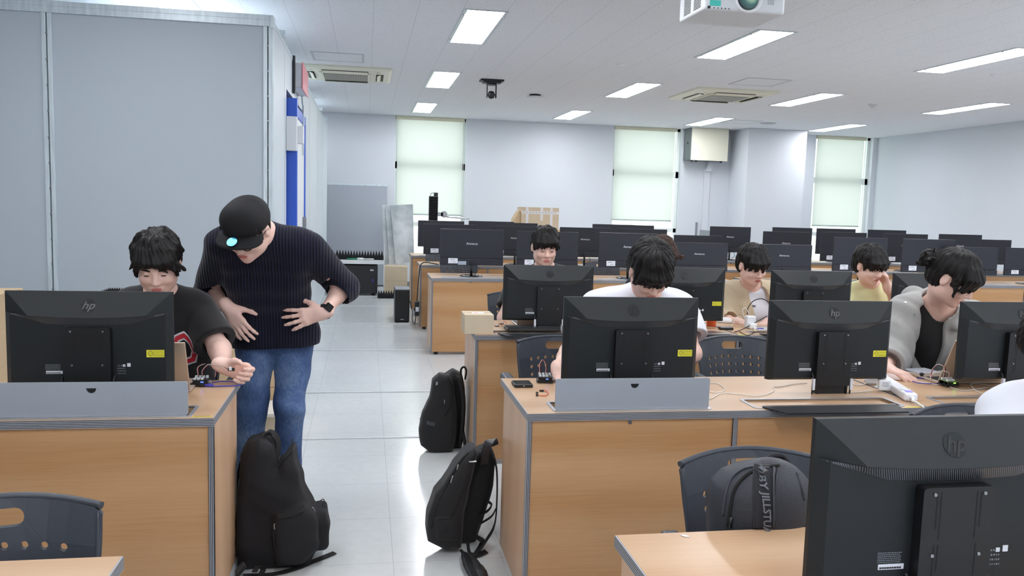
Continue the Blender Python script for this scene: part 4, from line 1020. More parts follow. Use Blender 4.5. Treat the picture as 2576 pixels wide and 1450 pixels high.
from mathutils.bvhtree import BVHTree
def project_text(name, s, size, m, parent, shirt, o, c, xdir, zdir, arch=0., off=.0015, bold=0., depth=.0008, sx=1., spacing=1.):
    'lettering printed on a garment: laid on the cloth along -y'
    cu = bpy.data.curves.new(name, 'FONT'); cu.body = s; cu.size = size; cu.offset = bold; cu.align_x = 'CENTER'; cu.align_y = 'CENTER'; cu.resolution_u = 2; cu.space_character = spacing
    q = bpy.data.objects.new(name, cu); COL.objects.link(q); me = bpy.data.meshes.new_from_object(q.evaluated_get(bpy.context.evaluated_depsgraph_get())); bpy.data.objects.remove(q); bpy.data.curves.remove(cu)
    b = bmesh.new(); b.from_mesh(me); bmesh.ops.remove_doubles(b, verts=b.verts, dist=1e-5)
    for _ in range(3):
        L = [e for e in b.edges if e.calc_length() > size*.12]
        if L: bmesh.ops.subdivide_edges(b, edges=L, cuts=1, use_grid_fill=False)
        bmesh.ops.triangulate(b, faces=[f for f in b.faces if len(f.verts) > 4])
    bv = BVHTree.FromPolygons([v.co.copy() for v in shirt.data.vertices], [tuple(p.vertices) for p in shirt.data.polygons]); c = Vector(c)-o; xdir = Vector(xdir); zdir = Vector(zdir)
    for v in b.verts:
        x, y = v.co.x*sx, v.co.y; y = y*(1-arch*x*x*8)-arch*x*x*3; p = c+xdir*x+zdir*y; h = bv.ray_cast(p-Vector((0, .8, 0)), Vector((0, 1, 0)))
        v.co = (h[0]-Vector((0, off, 0))) if h[0] is not None else p
    b.to_mesh(me); b.free(); me.materials.clear(); me.materials.append(m); q = bpy.data.objects.new(name, me); COL.objects.link(q); q.parent = parent; return q
# ---------------------------------------------------------------- the people
TB = mat('black_cotton', (13, 13, 17), .85, sheen=.15, bump=.15, bscale=500)
TW = mat('white_cotton', (226, 229, 238), .85, bump=.12, bscale=500)
TY = mat('pale_yellow_cotton', (222, 221, 172), .85, bump=.12, bscale=500)
BEI = mat('beige_cotton', (196, 180, 152), .85, var=.05, vscale=10, bump=.15, bscale=500)
GRJ = mat('grey_canvas', (160, 160, 157), .85, var=.08, vscale=14, bump=.2, bscale=500)
DPANT = mat('dark_trouser_cloth', (40, 44, 56), .9)
t = new('rib_knit', .9, .25); v, x = t.coord()
wv = t.op('SINE', t.op('MULTIPLY', t.op('ADD', x[0], t.op('MULTIPLY', t.noise(v, 2.5, 2), .03)), 2*PI/.0125))
g = t.op('GREATER_THAN', wv, .90)
t.L.new(t.mix(t.op('MULTIPLY', g, .7), (14, 15, 27), (50, 54, 94)), t.b.inputs['Base Color']); t.bump(wv, .35, .003); t.b.inputs['Sheen Weight'].default_value = .12
KNIT = t.m
t = new('blue_denim', .8, .3); v, x = t.coord()
n = t.noise(v, 5.5, 5); n2 = t.noise(v, 160, 2, (1, 1, .25))
t.L.new(t.ramp(t.op('ADD', t.op('MULTIPLY', n, .75), t.op('MULTIPLY', n2, .25)), [(.34, (46, 64, 106)), (.5, (76, 100, 142)), (.68, (124, 147, 178))]), t.b.inputs['Base Color']); t.bump(n2, .4, .001)
DENIM = t.m

# --- standing man in a black cap, bent forward, hands on hips
J = dict(pelvis=Y_(692, 838, 3.88), hiR=Y_(640, 885, 3.87), hiL=Y_(740, 885, 3.90), belly=Y_(690, 775, 3.85), chest=Y_(672, 690, 3.77), neck=Y_(655, 590, 3.62),
         shR=Y_(558, 618, 3.66), shL=Y_(775, 628, 3.70), elR=Y_(530, 738, 3.90), elL=Y_(864, 722, 3.88), wrR=Y_(572, 772, 3.73), wrL=Y_(815, 787, 3.72))
J['knR'] = Y_(634, 1035, 3.80); J['knL'] = Y_(728, 1030, 3.78); J['anR'] = floorz(Y_(622, 1230, 3.86), .085); J['anL'] = floorz(Y_(722, 1230, 3.84), .085); J['toe'] = Vector((-.02, -.13, -.03))
hC = Y_(624, 578, 3.47); hf = (-.30, -.80, -.66); hu = (-.16, -.60, .78)
hem = Y_(690, 876, 3.8)
def sweater(V):
    pass
TM, P, R, o, J = person('person', 'person in black cap, glasses, dark ribbed sweater and jeans, standing bent with hands on hips', J, (hC, hf, hu),
    shirt=dict(m=KNIT, name='sweater', sleeve=1.42, g=.022, sw=.026, se=.026, ka=.018, fold=.006, fold2=.0015, freq=20, hem=(hem, (.04, .0, -1)), d1=(.5, .2, 1), extra=lambda V: V.cap(J['pelvis']-Vector((.085, 0, .02)), J['pelvis']+Vector((.085, 0, -.02)), .119, None, .03)), pants=dict(m=DENIM, top=(hem+Vector((0, 0, .025)), (0, 0, 1)), name='jeans', fold=.006, cuff=.056, th=.086, kn=.066, hip=.106, shoe=BLACKP),
    hands=(dict(d=(.50, -.20, -.80), n=(.35, .9, .1), thumb=(.7, -.1, .5), curl=(.1, .25, .2), spread=.10), dict(d=(-.95, -.06, -.22), n=(-.1, .95, -.1), thumb=(.05, .35, .9), curl=((.15, .25, .15), (.10, .25, .15), (.05, .25, .15), (.05, .2, .15)), spread=.16)), vox=.0045, seed=4, w=.86)
hair_cap(TM, P, R, o, HAIRB, dict(vol=-.010, bangs=2, len=.0, tufts=0), 2)
r, f, u = R; Rm = [[r[i], f[i], u[i]] for i in range(3)]; c = P(0, 0, .06)
V = Vol(c-Vector((.24,)*3), c+Vector((.24,)*3), .004)
V.ell(P(0, -.012, .050), (.092, .108, .082), Rm, .01); V.ell(P(0, .030, .072), (.078, .062, .066), Rm, .03); V.box(P(0, -.05, -.12), (.2, .2, .145), [[q.x, q.y, q.z] for q in (r, f, u)] and Rm, .01, .003, 's')
CAPM = mat('black_cap_cloth', (13, 13, 17), .8, bump=.25, bscale=420)
cap_ = V.mesh('cap', CAPM, TM, o, 1)
# brim: thin curved plate
bm = BM(); N1 = 24
def brim(a, q, dz):
    x = .088*math.sin(a)*(1-.0*q); y = .045+.045*math.cos(a)+q*.056*max(.25, math.cos(a*.62)); x *= 1+.10*q
    return P(x, y, .037-.42*x*x*6*.35+dz-.02*q)-o
top = [[bm.verts.new(brim(-PI*.5+PI*i/N1, q/6, .0035)) for q in range(7)] for i in range(N1+1)]; bot = [[bm.verts.new(brim(-PI*.5+PI*i/N1, q/6, 0)) for q in range(7)] for i in range(N1+1)]
for i in range(N1):
    for q in range(6): bm.faces.new([top[i][q], top[i][q+1], top[i+1][q+1], top[i+1][q]]); bm.faces.new([bot[i][q], bot[i+1][q], bot[i+1][q+1], bot[i][q+1]])
    bm.faces.new([top[i][6], bot[i][6], bot[i+1][6], top[i+1][6]]); bm.faces.new([top[i][0], top[i+1][0], bot[i+1][0], bot[i][0]])
for i in (0, N1):
    for q in range(6): bm.faces.new([top[i][q], bot[i][q], bot[i][q+1], top[i][q+1]])
bmesh.ops.recalc_face_normals(bm, faces=bm.faces); obj('brim', bm, CAPM, cap_, True)
t = new('hologram_sticker', .2, .6); v, x = t.coord()
t.L.new(t.ramp(t.noise(v, 26, 2), [(.35, (60, 150, 240)), (.5, (90, 220, 240)), (.65, (190, 140, 235))]), t.b.inputs['Base Color']); t.b.inputs['Metallic'].default_value = .3
bm = BM(); q0 = P(.006, .121, .034); nrm = u*.97+f*.25; Mx = Matrix.Translation(q0+nrm.normalized()*.0035-o) @ nrm.to_track_quat('Z', 'Y').to_matrix().to_4x4(); lathe(bm, [(.0205, -.001), (.0205, .0012)], 28, M=Mx); obj('brim_sticker', bm, t.m, cap_, label='round shiny blue sticker')
bm = BM(); lathe(bm, [(.008, 0), (.006, .004), (.001, .005)], 14, M=Matrix.Translation(P(0, -.01, .131)-o) @ u.to_track_quat('Z', 'Y').to_matrix().to_4x4()); obj('cap_button', bm, CAPM, cap_)
GLF = mat('black_spectacle_frame', (14, 14, 16), .25)
gl = thing('spectacles', (0, 0, 0)); gl.parent = TM
for s in (-1, 1):
    bm = BM(); tube(bm, [P(s*.031+.024*math.cos(a)*1.0, .104-.004*abs(math.cos(a)), -.002+.018*math.sin(a))-o for a in [2*PI*k/16 for k in range(17)]], .0022, 6, 2); obj('frame_rim', bm, GLF, gl)
    bm = BM(); tube(bm, [P(s*.056, .100, .004)-o, P(s*.075, .06, .006)-o, P(s*.083, .0, .008)-o, P(s*.084, -.02, -.008)-o], .0020, 6); obj('temple', bm, GLF, gl)
bm = BM(); tube(bm, [P(-.009, .106, 0)-o, P(0, .110, .003)-o, P(.009, .106, 0)-o], .002, 6); obj('bridge', bm, GLF, gl)
# wrist watch
wr = J['wrL']; dd = (J['wrL']-J['elL']).normalized(); wn = Vector((.1, -.9, .1)); wn = (wn-dd*wn.dot(dd)).normalized(); ws = dd.cross(wn)
wt = thing('smart_watch', (0, 0, 0)); wt.parent = TM; Mx = Matrix((( ws.x, dd.x, wn.x, 0), (ws.y, dd.y, wn.y, 0), (ws.z, dd.z, wn.z, 0), (0, 0, 0, 1)))
bm = BM(); q = wr-dd*.008-o
pts = [q+(ws*math.cos(a)*.0335+wn*math.sin(a)*.0315) for a in [2*PI*k/24 for k in range(25)]]; ribbon(bm, pts, .022, .003, dd, 0); obj('watch_strap', bm, mat('watch_strap_black', (26, 26, 28), .5), wt)
bm = BM(); box(bm, -.018, .018, -.021, .021, 0, .010, .006, 3, M=Matrix.Translation(q+wn*.031) @ Mx); obj('watch_case', bm, mat('watch_case_grey', (60, 60, 64), .25, metal=.8), wt)
bm = BM(); box(bm, -.0155, .0155, -.0185, .0185, .0098, .0108, M=Matrix.Translation(q+wn*.031) @ Mx); obj('watch_screen', bm, BLACKG, wt)

# --- seated student in a lettered black T-shirt
def seat_at(u, y): p = Y_(u, 900, y); return Vector((p.x, y, .56))
J = dict(pelvis=seat_at(418, 3.72), neck=Y_(405, 745, 3.56), shR=Y_(318, 782, 3.60), shL=Y_(498, 782, 3.60), chest=Y_(415, 850, 3.64), elR=Y_(300, 905, 3.46), elL=Y_(553, 880, 3.47), wrR=Y_(400, 950, 3.24), wrL=Y_(560, 920, 3.22))
seated(J, 0)
P1, P, R, o, J = person('person', 'person in black T-shirt with red block lettering, seated, holding up a small wired part', J, (Y_(396, 664, 3.45), (.10, -.86, -.42), (.02, -.42, .86)),
    shirt=dict(m=TB, name='t_shirt', sleeve=.80, g=.022, sw=.030, fold=.005), pants=dict(m=DPANT), vox=.0045, seed=11,
    hands=(None, dict(d=(.80, .05, -.30), n=(-.1, -1, 0), thumb=(.1, 0, 1), curl=((.9, 1.35, .45), (1.0, 1.4, .5), (1.05, 1.4, .6), (1.1, 1.4, .6)), thumb_in=1.1, sc=.95)))
hair_cap(P1, P, R, o, HAIRB, dict(vol=.004, bangs=15, len=.040, part=.01, sweep=.7, gap=1.8, tufts=60, face=-.058, side=-.03), 5)

XD = (J['shL']-J['shR']).normalized(); sh = [c_ for c_ in P1.children if c_.name.startswith('t_shirt')][0]
cc = Y_(436, 882, 3.5)
project_text('shirt_lettering', 'TO', .190, WHITEINK, P1, sh, o, cc, XD, (0, 0, 1), arch=.8, off=.0012, bold=.009, sx=.66, spacing=1.12)
project_text('shirt_lettering', 'TO', .190, mat('red_print', (190, 36, 52), .7), P1, sh, o, cc, XD, (0, 0, 1), arch=.8, off=.0028, bold=.0015, sx=.66, spacing=1.12)
# collar ribs of T-shirts are part of the shirt volume

# --- person behind the monitor with white cable tags (second row)
J = dict(pelvis=seat_at(1372, 5.45), neck=Y_(1370, 680, 5.32), shR=Y_(1302, 706, 5.34), shL=Y_(1440, 706, 5.34), chest=Y_(1371, 760, 5.37), elR=Y_(1268, 800, 5.22), elL=Y_(1474, 800, 5.22), wrR=Y_(1318, 806, 4.97), wrL=Y_(1420, 806, 4.97))
seated(J, 0)
Pp, P, R, o, J = person('person', 'person in dark T-shirt facing us behind the monitor with white cable tags', J, (Y_(1370, 622, 5.25), (0, -.95, -.25), (0, -.25, .95)), shirt=dict(m=TB, name='t_shirt', g=.018, sw=.026), pants=dict(m=DPANT), vox=.006, seed=21)
hair_cap(Pp, P, R, o, HAIRB, dict(vol=.004, bangs=13, len=.038, part=-.01, gap=1.5, sweep=.3, tufts=50, face=-.058), 8, h=.005)

# --- student in white, head bowed deeply
J = dict(pelvis=seat_at(1610, 3.74), neck=Y_(1626, 738, 3.58), shR=Y_(1500, 775, 3.62), shL=Y_(1712, 775, 3.64), chest=Y_(1612, 850, 3.66), elR=Y_(1432, 888, 3.52), elL=Y_(1740, 890, 3.5), wrR=Y_(1404, 928, 3.28), wrL=Y_(1640, 950, 3.25))
seated(J, 0)
Pp, P, R, o, J = person('person', 'person in white T-shirt with head bowed low over the desk', J, (Y_(1634, 682, 3.42), (.05, -.72, -.70), (.0, -.70, .72)), shirt=dict(m=TW, name='t_shirt', g=.022, sleeve=.66, sw=.032, se=.036), pants=dict(m=DPANT), vox=.005, seed=31,
    hands=(dict(d=(.05, -.75, -.3), n=(.2, 0, -1), thumb=(1, 0, .2), curl=(.4, .7, .4)), None))
hair_cap(Pp, P, R, o, HAIRB, dict(vol=.008, bangs=15, len=.055, part=0, gap=.3, sweep=.25, tufts=80, face=-.075, side=-.03, low=-.17), 12)

# --- brown-haired person behind
J = dict(pelvis=seat_at(1668, 5.45), neck=Y_(1665, 700, 5.30), shR=Y_(1600, 722, 5.32), shL=Y_(1732, 722, 5.32), chest=Y_(1668, 770, 5.36), elR=Y_(1590, 800, 5.2), elL=Y_(1745, 800, 5.2), wrR=Y_(1625, 810, 4.97), wrL=Y_(1715, 810, 4.97))
seated(J, 0)
Pp, P, R, o, J = person('person', 'person with long brown hair, mostly hidden behind the student in white', J, (Y_(1664, 645, 5.20), (.1, -.85, -.5), (.0, -.5, .86)), shirt=dict(m=DPANT, name='top', g=.018, sleeve=1.7, sw=.02), pants=dict(m=DPANT), vox=.0065, seed=41)
def longhair(V, P, Rm):
    for s in (-1, 1):
        for k in range(5): V.cap(P(s*(.074-.004*k), .03-.03*k, .05), P(s*(.084-.006*k), .03-.032*k, -.17), .024, .014, .015)
    V.cap(P(0, -.06, .02), P(0, -.075, -.18), .06, .04, .03)
hair_cap(Pp, P, R, o, HAIRBR, dict(vol=.006, bangs=7, len=.02, part=.0, sweep=1.2, tufts=20, ears=False, low=-.6, extra=longhair), 9, h=.005)

# --- beige shirt
J = dict(pelvis=seat_at(1890, 5.18), neck=Y_(1888, 728, 5.05), shR=Y_(1835, 745, 5.06), shL=Y_(1960, 745, 5.06), chest=Y_(1888, 785, 5.08), elR=Y_(1822, 806, 4.97), elL=Y_(1968, 812, 4.97), wrR=Y_(1860, 812, 4.83), wrL=Y_(1932, 812, 4.86))
J['shR'] = Y_(1830, 742, 5.08); J['elR'] = Y_(1815, 806, 5.0)
seated(J, 0)
op = (J['neck']+Vector((0, -.02, .02)), J['pelvis']+Vector((0, -.1, .05)), .060, .085)
Pp, P, R, o, J = person('person', 'person in open beige shirt over a white printed T-shirt', J, (Y_(1893, 668, 4.93), (.12, -.92, -.38), (0, -.38, .92)), vox=.005, seed=51,
    shirt=[dict(m=TW, name='t_shirt', g=.012, sleeve=.6, sw=.010, fold=.003), dict(m=BEI, name='overshirt', g=.030, sleeve=1.55, sw=.034, se=.026, fold=.007, fold2=.003, freq=26, open=op, neck_r=.068, collar=True, neck_h=.06)], pants=dict(m=DPANT),
    hands=(dict(d=(.6, -.6, -.2), n=(0, 0, -1), thumb=(.6, .5, 0), curl=(.3, .4, .2)), dict(d=(-.75, -.5, -.1), n=(0, -.2, -1), thumb=(-.3, .3, .9), curl=(.35, .5, .3))))
hair_cap(Pp, P, R, o, HAIRB, dict(vol=.006, bangs=15, len=.050, part=0, gap=.4, sweep=.1, tufts=50, face=-.066), 15, h=.0045)
sh = [c_ for c_ in Pp.children if c_.name.startswith('t_shirt')][0]; sh2 = [c_ for c_ in Pp.children if c_.name.startswith('overshirt')][0]
project_text('shirt_lettering', 'occ oc', .026, BLACKINK, Pp, sh, o, Y_(1882, 768, 5.0), (1, 0, 0), (0, 0, 1), bold=.0008)
project_text('chest_emblem', 'Y', .030, mat('navy_print', (40, 46, 80), .7), Pp, sh2, o, Y_(1926, 768, 4.95), (1, 0, 0), (0, 0, 1), bold=.0012, sx=.7)

# --- yellow T-shirt, hand at the face
J = dict(pelvis=seat_at(2190, 5.28), neck=Y_(2188, 718, 5.12), shR=Y_(2122, 748, 5.14), shL=Y_(2252, 748, 5.14), chest=Y_(2188, 790, 5.16), elR=Y_(2112, 808, 5.0), elL=Y_(2262, 772, 4.98), wrR=Y_(2150, 812, 4.86), wrL=Y_(2232, 722, 4.93))
seated(J, 0)
Pp, P, R, o, J = person('person', 'person in pale yellow T-shirt resting chin on a raised hand', J, (Y_(2188, 668, 4.98), (.18, -.92, -.36), (0, -.36, .92)), vox=.005, seed=61,
    shirt=dict(m=TY, name='t_shirt', g=.020, sleeve=.55, sw=.030, se=.034), pants=dict(m=DPANT), hands=(None, dict(d=(-.35, -.15, .92), n=(-.8, .3, -.3), thumb=(-.3, .5, .3), curl=(.6, .9, .4))))
hair_cap(Pp, P, R, o, HAIRB, dict(vol=.010, bangs=15, len=.050, part=.02, gap=.5, sweep=.2, tufts=70, face=-.066), 18, h=.0045)

# --- grey hooded jacket
J = dict(pelvis=seat_at(2345, 3.72), neck=Y_(2358, 772, 3.52), shR=Y_(2272, 788, 3.56), shL=Y_(2452, 805, 3.56), chest=Y_(2358, 850, 3.60), belly=Y_(2352, 920, 3.66), elR=Y_(2238, 905, 3.50), elL=Y_(2478, 920, 3.46), wrR=Y_(2226, 926, 3.26), wrL=Y_(2420, 952, 3.24))
seated(J, 0)
nk = J['neck']
def hood(V):
    for s in (-1, 1):
        V.cap(nk+Vector((s*.085, .02, -.0)), nk+Vector((s*.05, -.085, -.085)), .034, .024, .02)
        V.cap(nk+Vector((s*.085, .02, .0)), nk+Vector((s*.055, .10, .035)), .036, .045, .02)
    V.cap(nk+Vector((-.05, .115, .02)), nk+Vector((.05, .115, .02)), .055, .055, .03)
op = (Y_(2362, 770, 3.42)+Vector((0, .05, 0)), Y_(2362, 1010, 3.42)+Vector((0, .1, 0)), .062, .05)
Pp, P, R, o, J = person('person', 'person in grey hooded jacket over a black top, hair in a bun, leaning over', J, (Y_(2398, 700, 3.36), (.50, -.72, -.58), (.24, -.48, .84)), vox=.0045, seed=71, cvox=.0045,
    shirt=[dict(m=TB, name='tank_top', g=.010, sleeve=None, fold=.002, neck_r=.080, neck_h=-.012, cuts=[(nk+Vector((-.03, -.10, -.03)), nk+Vector((.03, -.10, -.03)), .058, .058)]),
           dict(m=GRJ, name='jacket', g=.030, sleeve=1.62, sw=.040, se=.030, fold=.011, fold2=.0045, freq=24, d1=(.8, .3, .7), open=op, neck_r=.082, neck_h=.0, extra=hood)], pants=dict(m=DPANT),
    hands=(dict(d=(.42, -.78, -.16), n=(0, -.15, -1), thumb=(.9, .3, 0), curl=((.30, .45, .3), (.28, .45, .3), (.32, .5, .3), (.35, .5, .3)), spread=.08), None))
def bun(V, P, Rm):
    B0 = P(0, 0, 0)+Vector((-.098, .045, .088)); V.ell(B0, (.042, .040, .040), Rm, .012)
    rs = random.Random(4)
    for k in range(26): a = Vector((rs.uniform(-1, 1), rs.uniform(-1, 1), rs.uniform(-1, 1))).normalized(); c0 = B0; V.cap(c0+a*.034, c0+a*.058+Vector((0, 0, .004)), .008, .0035, .006)
    for s in (-1, 1): V.cap(P(s*.078, .045, .03), P(s*.082, .070, -.045), .012, .006, .01)
hair_cap(Pp, P, R, o, HAIRB, dict(vol=.006, bangs=15, len=.062, part=.0, gap=.2, sweep=.15, tufts=14, face=-.062, extra=bun), 22)
bm = BM(); ts = [J['neck']+Vector((.052*math.cos(a), -.045-.075*max(0, -math.sin(a))*1.0+.02*math.cos(a*2), .02-.075*max(0, -math.sin(a)))) for a in [PI+PI*k/10 for k in range(11)]]
sh = [c_ for c_ in Pp.children if c_.name.startswith('jacket')][0]
bv = BVHTree.FromPolygons([v_.co.copy() for v_ in sh.data.vertices], [tuple(p_.vertices) for p_ in sh.data.polygons])
for q_ in ((2278, 762), (2300, 792), (2316, 828), (2322, 870), (2318, 903)):
    h_ = bv.ray_cast(Vector((0, 0, EYE))-o, (Y_(q_[0], q_[1], 3.4)-Vector((0, 0, EYE))).normalized())
    if h_[0] is not None:
        bm = BM(); cyl(bm, h_[0]-h_[1]*.0005, h_[0]+h_[1]*.0025, .0052, 14); obj('snap_button', bm, STEEL, sh)

# --- person at the edge, white top
J = dict(pelvis=Vector((*at(2690, 1000, 'Y', 2.30)[:2], .54)), neck=Y_(2660, 985, 2.18), shR=Y_(2530, 1040, 2.20), shL=Y_(2835, 1055, 2.24), chest=Y_(2675, 1120, 2.22), elR=Y_(2500, 1230, 2.05), elL=Y_(2860, 1230, 2.1), wrR=Y_(2560, 1260, 1.84), wrL=Y_(2760, 1280, 1.84))
J['wrR'].z = J['wrL'].z = .765; seated(J, 0)
Pp, P, R, o, J = person('person', 'person in white top at the edge, shoulder showing above the near monitor', J, (Y_(2668, 868, 2.12), (.0, -.9, -.4), (0, -.4, .9)), shirt=dict(m=TW, name='t_shirt', g=.026, sleeve=.85, sw=.036), pants=dict(m=DPANT), vox=.006, seed=81)
hair_cap(Pp, P, R, o, HAIRB, dict(vol=.008, bangs=13, len=.045, tufts=50), 25)
# ---------------------------------------------------------------- bags
NYL = mat('black_nylon', (20, 20, 23), .75, bump=.35, bscale=380, sheen=.1); NYL2 = mat('black_canvas', (23, 23, 27), .85, bump=.4, bscale=420); WEB = mat('black_webbing', (18, 18, 20), .8)
LEA = mat('charcoal_leatherette', (44, 48, 56), .5, bump=.5, bscale=320); GREYW = mat('grey_webbing_print', (104, 108, 116), .7)
def hit(o, cx, cy, default_y):
    'point of an object seen at (cx, cy) and its normal'
    if o.name not in BVC: BVC[o.name] = BVHTree.FromPolygons([v.co.copy() for v in o.data.vertices], [tuple(p.vertices) for p in o.data.polygons])
    w_ = Vector((0, 0, 0)); q = o
    while q: w_ += q.location; q = q.parent
    h = BVC[o.name].ray_cast(Vector((0, 0, EYE))-w_, (Y_(cx, cy, default_y)-Vector((0, 0, EYE))).normalized())
    return (h[0], h[1]) if h[0] is not None else (Y_(cx, cy, default_y)-w_, Vector((0, -1, 0)))
BVC = {}
def seam(o, pts, y, m, r=.0022, name='zipper', lift=.001, rib=None, side=(1, 0, 0)):
    P = []
    for a in pts:
        h, n = hit(o, a[0], a[1], y); P.append(h+n*lift)
    bm = BM()
    if rib: ribbon(bm, P, rib, .002, side, 6)
    else: tube(bm, P, r, 6, 6)
    return obj(name, bm, m, o.parent)
def zpull(o, u, v, y, parent, m=STEEL, dx=0., L=.022):
    h, n = hit(o, u, v, y); bm = BM(); tube(bm, [h+n*.003, h+n*.006+Vector((dx*.5, 0, -L*.5)), h+n*.005+Vector((dx, 0, -L))], .0030, 6, 4); return obj('zip_pull', bm, m, parent)
# open black backpack slumped against the left desk
Y = 3.28; o = Vector((-.30, 3.28, 0)); T = thing('backpack', o, label='big slumped black backpack gaping open at the top, beside the standing person', cat='backpack', group='black backpacks')
V = Vol((-.56, 3.04, -.02), (0.0, 3.56, .62), .005)
def c_(u, v, u2, v2, r1, r2=None, k=.04, dy=0., dy2=None, op='u'): V.cap(Y_(u, v, Y+dy), Y_(u2, v2, Y+(dy if dy2 is None else dy2)), r1, r2, k, op)
XZ = lambda pts, y: [((lambda q: (q.x, q.z))(Y_(u, v, y))) for u, v in pts]
V.poly(XZ([(604, 1180), (612, 1140), (632, 1112), (660, 1098), (690, 1110), (702, 1160), (728, 1128), (745, 1110), (752, 1165), (772, 1225), (790, 1265), (800, 1330), (790, 1400), (740, 1436), (640, 1440), (604, 1420), (596, 1300)], Y), Y, .105, .045, .02)
V.poly(XZ([(684, 1310), (700, 1290), (770, 1262), (792, 1290), (796, 1370), (770, 1410), (700, 1420)], Y-.1), Y-.10, .045, .03, .015)
V.box(Y_(806, 1318, Y+.0), (.028, .075, .080), None, .022, .012)
V.cap(Y_(688, 1100, Y-.02), Y_(692, 1160, Y-.03), .026, .016, .01, 's')
V.disp(folds(3, .011, 18, (.6, .2, .7), (1, .3, -.5))); V.disp(folds(8, .005, 40, (.3, .2, 1), (1, .3, .5))); V.plane((0, 0, .004), (0, 0, -1)); body = V.mesh('bag_body', NYL2, T, o, 1)
bm = BM(); ribbon(bm, [Y_(u, v, Y+dy)-o for u, v, dy in ((658, 1200, -.10), (652, 1150, -.06), (662, 1105, -.03), (680, 1090, .0), (697, 1105, .02), (699, 1135, .02), (690, 1158, .0))], .030, .006, (.5, .9, 0)); obj('grab_handle', bm, NYL, T)
bm = BM(); ribbon(bm, [Y_(703, 1170, Y-.085)-o, Y_(716, 1146, Y-.075)-o, Y_(730, 1122, Y-.06)-o, Y_(738, 1104, Y-.04)-o], .012, .003, (.2, 1, 0)); obj('opening_zip', bm, WEB, T)
seam(body, [(690, 1320), (712, 1305), (740, 1298), (762, 1286), (785, 1275)], Y, WEB, .004, 'pocket_zip'); zpull(body, 783, 1278, Y, T, STEEL, .01); zpull(body, 692, 1318, Y, T, STEEL, .002)
seam(body, [(690, 1325), (692, 1380), (712, 1430)], Y, WEB, .003, 'pocket_seam')
h, n = hit(body, 806, 1262, Y)
bm = BM(); P0 = Y_(806, 1260, Y-.02)-o
tube(bm, [P0, P0+Vector((.012, -.0, .005)), P0+Vector((.018, 0, -.02)), P0+Vector((.016, 0, -.045)), P0+Vector((.010, 0, -.035)), P0+Vector((.008, 0, -.01))], .0018, 6); tube(bm, [P0+Vector((.015, 0, -.045)), P0+Vector((.019, 0, -.08)), P0+Vector((.018, 0, -.105))], .0018, 6); tube(bm, [P0+Vector((.013, 0, -.045)), P0+Vector((.012, 0, -.08)), P0+Vector((.015, 0, -.10))], .0018, 6); obj('cord_pull', bm, WEB, T)
bm = BM(); F = lambda u, v, z=.006: (lambda q: Vector((q.x, q.y, z))-o)(at(u, v, 'Z', z))
ribbon(bm, [F(612, 1449, .02), F(680, 1446), F(740, 1432), F(790, 1412), F(842, 1391)], .024, .003, (0, 1, .05)); obj('loose_strap', bm, WEB, T)
bm = BM(); ribbon(bm, [Y_(608, 1160, Y+.1)-o, Y_(597, 1220, Y+.1)-o, Y_(594, 1330, Y+.08)-o, Y_(600, 1400, Y+.05)-o, F(606, 1440, .03)], .045, .012, (0, 1, 0)); obj('shoulder_strap', bm, NYL, T)
bm = BM(); ribbon(bm, [F(640, 1440, .05), F(650, 1425, .05), F(662, 1432, .03), F(655, 1448, .01)], .02, .003, (1, .2, 0)); obj('strap_loop', bm, WEB, T)

# tidy black backpack by the second row
Y = 4.66; o = Vector((.44, 4.72, 0)); T = thing('backpack', o, label='upright black backpack with a grey band, leaning on the second desk row', cat='backpack', group='black backpacks')
V = Vol((.24, 4.44, -.02), (.62, 5.02, .56), .005)
V.poly(XZ([(1080, 1000), (1088, 955), (1106, 940), (1128, 943), (1140, 962), (1148, 1040), (1146, 1110), (1136, 1138), (1080, 1136), (1058, 1118), (1054, 1080), (1062, 1035)], Y), Y, .060, .040, .02)
V.poly(XZ([(1110, 985), (1118, 945), (1140, 930), (1160, 940), (1170, 980), (1168, 1060), (1160, 1125), (1120, 1128), (1110, 1060)], Y+.09), Y+.09, .075, .045, .02)
V.disp(folds(5, .004, 24, (.2, .3, 1), (1, .2, .3))); V.plane((0, 0, .004), (0, 0, -1)); V.plane((.578, 0, 0), (1, 0, 0)); body = V.mesh('bag_body', NYL, T, o, 1)
seam(body, [(1120, 940), (1132, 965), (1136, 1000), (1128, 1030), (1118, 1048)], Y, WEB, .004, 'zipper'); zpull(body, 1118, 1006, Y, T)
seam(body, [(1057, 1056), (1075, 1064), (1094, 1069)], Y, mat('grey_reflective_band', (62, 64, 70), .4), .003, 'grey_band', .001, .022, (0, 0, 1))
bm = BM(); tube(bm, [Y_(1160, 952, Y+.05)-o, Y_(1160, 930, Y+.04)-o, Y_(1168, 924, Y+.03)-o, Y_(1173, 934, Y+.02)-o, Y_(1170, 955, Y+.02)-o], .006, 8); obj('grab_handle', bm, NYL, T)
bm = BM(); ribbon(bm, [Y_(1146, 945, Y-.02)-o, Y_(1158, 960, Y-.035)-o, Y_(1166, 1010, Y-.04)-o, Y_(1164, 1070, Y-.03)-o, Y_(1158, 1120, Y-.0)-o], .05, .014, (.3, .9, 0)); obj('shoulder_strap', bm, NYL2, T)
bm = BM(); ribbon(bm, [Y_(1164, 1085, Y-.03)-o, F(1172, 1135, .04)+Vector((0, 0, 0)), Vector((.545, 4.50, .01))-o+Vector((0, 0, .0)), Vector((.49, 4.44, .006))-o], .02, .003, (1, .5, 0)); obj('loose_strap', bm, WEB, T)
h, n = hit(body, 1098, 966, Y); text('bag_logo', 'B', .026, mat('silver_print', (190, 192, 196), .4), T, h+n*.001, rot=(PI/2, -.25, -.35), depth=.0006, shear=.3)

